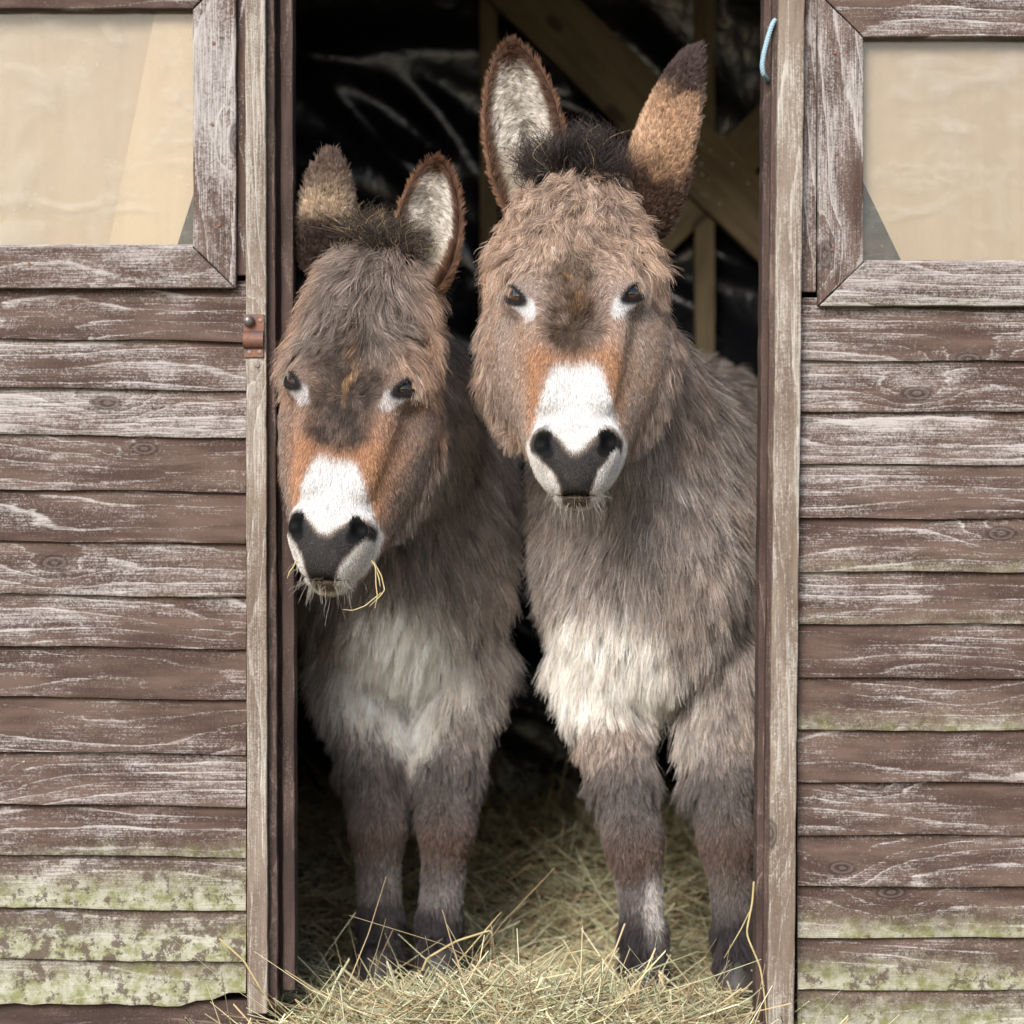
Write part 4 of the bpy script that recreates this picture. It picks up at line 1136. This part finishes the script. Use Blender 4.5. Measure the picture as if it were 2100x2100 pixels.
DB = build_donkey(B)
# ------------------------------------------------------------------ hay
def hay_height(x, y):
    inside = 0.0 + 0.19 * sm(y, .50, 1.5) + 0.07 * (vnoise(np.stack([x, y, x * 0], 1), 7, 3) - .5) * sm(y, .45, .8)
    front = -0.085 + .046 * np.exp(-((x - .0) / .30) ** 2) * np.exp(-((y + .08) / .19) ** 2)
    front = front + .07 * np.exp(-((x - .0) / .55) ** 2) * sm(y, -.55, -.05)
    w = sm(y, .02, .16)
    h = front * (1 - w) + inside * w
    return h
def hay_blades(n, x, y, zoff, ln, rad, cols, seed, up=.25, flat=.12, press=.4):
    """bent stalks: three-sided tubes of six joints"""
    rs = np.random.RandomState(seed); k = 6
    az = rs.uniform(0, 2 * math.pi, n); el = rs.normal(up, flat, n)
    d = np.stack([np.cos(az) * np.cos(el), np.sin(az) * np.cos(el), np.sin(el)], 1)
    s = np.cross(d, rs.normal(0, 1, (n, 3))); s /= np.linalg.norm(s, axis=1)[:, None]
    bend = rs.normal(0, .85, n); kink = rs.rand(n) < .25; kp = rs.uniform(.3, .7, n); kd = rs.normal(0, .8, (n, 3))
    T = np.linspace(-.5, .5, k)
    c = np.stack([x, y, hay_height(x, y) + zoff], 1)
    P = np.zeros((n, k, 3))
    for i, t in enumerate(T):
        p = c + d * (ln * t)[:, None] + s * (bend * ln * t * t * 1.6)[:, None]
        tt = np.maximum(t + .5 - kp, 0) * kink
        p += kd * (tt * ln)[:, None]
        P[:, i] = p
    hh = hay_height(P[:, :, 0].ravel(), P[:, :, 1].ravel()).reshape(n, k)
    P[:, :, 2] = hh + (P[:, :, 2] - hh) * np.reshape(press, (-1, 1))
    low = hay_height(P[:, :, 0].ravel(), P[:, :, 1].ravel()).reshape(n, k) - .012
    P[:, :, 2] = np.maximum(P[:, :, 2], low)
    U = np.cross(d, s)
    a = np.arange(3) * 2 * math.pi / 3
    w_ = rad[:, None] * np.interp(T, [-.5, .2, .5], [1, .8, .35])[None]
    fl = rs.uniform(.35, 1, n)
    V = P[:, :, None] + w_[:, :, None, None] * (np.cos(a)[None, None, :, None] * s[:, None, None] + (np.sin(a)[None, None, :, None] * fl[:, None, None, None]) * U[:, None, None])
    b = np.arange(n)[:, None, None] * (k * 3) + np.arange(k - 1)[None, :, None] * 3; j = np.arange(3)[None, None]
    Q = np.stack([b + j, b + (j + 1) % 3, b + 3 + (j + 1) % 3, b + 3 + j], -1).reshape(-1, 4)
    C = np.repeat(cols, k * 3, 0)
    return V.reshape(-1, 3), Q, C
def hay_cols(n, rs, old):
    pal = np.array((1.22, 1.24, 1.18)) * np.array([(.68, .58, .38), (.60, .52, .32), (.50, .49, .30), (.74, .68, .50), (.38, .27, .16), (.58, .43, .26), (.55, .55, .38)])
    c = pal[rs.randint(0, len(pal), n)] * rs.uniform(.6, 1.15, n)[:, None]
    return c * (1 - .35 * old)
def hay():
    rs = np.random.RandomState(21); VV, QQ, CC = [], [], []; o = 0
    def put(r):
        nonlocal o
        VV.append(r[0]); QQ.append(r[1] + o); CC.append(r[2]); o += len(r[0])
    n = 13000                       # the spilled heap before the sill
    x = rs.normal(.02, .30, n); x = np.where(np.abs(x) < .62, x, rs.uniform(-.5, .5, n)); y = rs.uniform(-.50, .16, n)
    put(hay_blades(n, x, y, rs.uniform(-.02, .045, n), rs.uniform(.06, .28, n), rs.uniform(.0010, .0034, n), hay_cols(n, rs, 0), 31, .0, .20, .62))
    n = 12000                        # bedding inside
    x = rs.uniform(-.75, .85, n); y = .16 + 1.75 * rs.rand(n) ** 1.3
    put(hay_blades(n, x, y, rs.uniform(-.01, .008, n) + .025 * rs.rand(n) * sm(y, .4, .8), rs.uniform(.08, .32, n), rs.uniform(.0010, .0030, n), hay_cols(n, rs, .0), 32, .0, .25, .22 + .55 * sm(y, .45, .8)))
    n = 120                         # stalks standing clear
    x = rs.uniform(-.45, .50, n); y = rs.uniform(-.20, .9, n)
    put(hay_blades(n, x, y, rs.uniform(.01, .045, n), rs.uniform(.10, .24, n), rs.uniform(.0008, .0017, n), hay_cols(n, rs, .1), 33, .35, .30, .9))
    me = big_mesh('hay', np.concatenate(VV), np.concatenate(QQ), True); vcol(me, np.concatenate(CC))
    tag(obj('hay', me, M['hay']), 'loose pale dried hay strewn over the sill and floor', 'hay', kind='stuff')
    # matted bed under the loose stalks
    nx, ny = 150, 190
    X = np.linspace(-1.6, 1.6, nx); Y = np.linspace(-.62, 2.1, ny); gx, gy = np.meshgrid(X, Y)
    h = hay_height(gx.ravel(), gy.ravel()) - .012 + .02 * (vnoise(np.stack([gx.ravel(), gy.ravel(), gx.ravel() * 0], 1), 40, 8) - .5)
    ok = (gy.ravel() > .115) | ((np.abs(gx.ravel()) < .9))
    V = np.stack([gx.ravel(), gy.ravel(), h], 1)
    i = np.arange(ny - 1)[:, None] * nx + np.arange(nx - 1)[None]
    Q = np.stack([i, i + 1, i + nx + 1, i + nx], -1).reshape(-1, 4)
    cen = V[Q].mean(1); m = (cen[:, 1] > .12) | ((cen[:, 0] > WX(560)) & (cen[:, 0] < WX(1560)) & (cen[:, 1] > -.5)) | (cen[:, 1] < -.06)
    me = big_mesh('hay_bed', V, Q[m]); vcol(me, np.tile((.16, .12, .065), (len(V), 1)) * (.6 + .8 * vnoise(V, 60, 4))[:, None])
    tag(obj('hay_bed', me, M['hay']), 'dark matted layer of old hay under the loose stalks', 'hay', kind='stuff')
hay()
def stalk(name, pts, rad, parent=None, base=None, col=(.55, .44, .22)):
    C = np.array([tuple(p) for p in pts]); n = 40
    t = np.linspace(0, len(C) - 1, n); P = np.stack([np.interp(t, np.arange(len(C)), C[:, k]) for k in range(3)], 1)
    for _ in range(2): P[1:-1] = (P[:-2] + 2 * P[1:-1] + P[2:]) / 4
    b = np.array(base if base is not None else C[0])
    V, Q = tube(P - b, np.interp(t / t[-1], [0, .7, 1], [1, .8, .3]) * rad, 6)
    me = big_mesh(name, V, Q); vcol(me, np.tile(col, (len(V), 1)) * (.8 + .4 * vnoise(V, 120, 4))[:, None])
    return obj(name, me, M['hay'], parent, (0, 0, 0) if parent else tuple(b))
# wisp in the smaller donkey's mouth
ym = -.225
wb = W(770, 1165, ym)
wisp = empty('hay_wisp', wb)
tag(wisp, 'few yellow hay stalks hanging from the mouth of the smaller donkey', 'hay wisp')
for pts, r_ in (([(762, 1150), (770, 1162), (771, 1200), (774, 1222), (769, 1247)], .0013), ([(766, 1152), (782, 1180), (789, 1210), (780, 1222), (757, 1244)], .0014),
                ([(782, 1216), (764, 1230), (748, 1243), (724, 1252), (703, 1250)], .0013), ([(768, 1158), (777, 1185), (780, 1203)], .0016)):
    stalk('stalk', [W(a, b, ym - .004 * i) for i, (a, b) in enumerate(pts)], r_, wisp, wb)
wb2 = W(606, 1155, ym)
w2_ = empty('hay_wisp', wb2)
tag(w2_, 'short hay stub poking from the mouth corner beside the door frame', 'hay wisp')
stalk('stalk', [W(608, 1150, ym), W(600, 1165, ym), W(594, 1172, ym), W(589, 1186, ym)], .0016, w2_, wb2)
for lab, pts, r_ in (
    ('long pale hay stalk leaning on the batten by the left boards', [W(450, 1925, -.10), W(500, 1970, -.10), W(530, 2020, -.10), W(565, 2075, -.08)], .0022),
    ('tall pale hay stalk standing against the right door jamb', [W(1546, 1808, -.03), W(1543, 1850, -.03), W(1530, 1915, -.035), W(1560, 1985, -.04), W(1570, 2060, -.05), W(1572, 2099, -.05)], .0022),
    ('thin bent hay stalk rising before the right hoof of the taller donkey', [W(1542, 1860, .05), W(1520, 1905, .05), W(1485, 1965, .05)], .0014),
    ('bent hay stalk arched before the hooves of the smaller donkey', [W(866, 1990, .10), W(876, 1965, .10), W(935, 1930, .10), W(1005, 1908, .10), W(1008, 1915, .10)], .0024),
    ('slim hay stalk crossing behind the arched one', [W(940, 1972, .14), W(985, 1920, .14), W(1028, 1870, .14)], .0016),
    ('curved hay stalk arching over the heap between the donkeys', [W(1150, 1985, .02), W(1165, 1955, .02), W(1205, 1947, .02), W(1240, 1968, .02), W(1268, 2005, .02)], .0015),
    ('upright hay stub in front of the left hoof of the taller donkey', [W(1296, 1985, .04), W(1300, 2000, .04), W(1310, 2035, .04)], .0017)):
    o = stalk('hay_stalk', pts, r_)
    tag(o, lab, 'hay stalk', 'loose hay stalks standing clear of the heap')
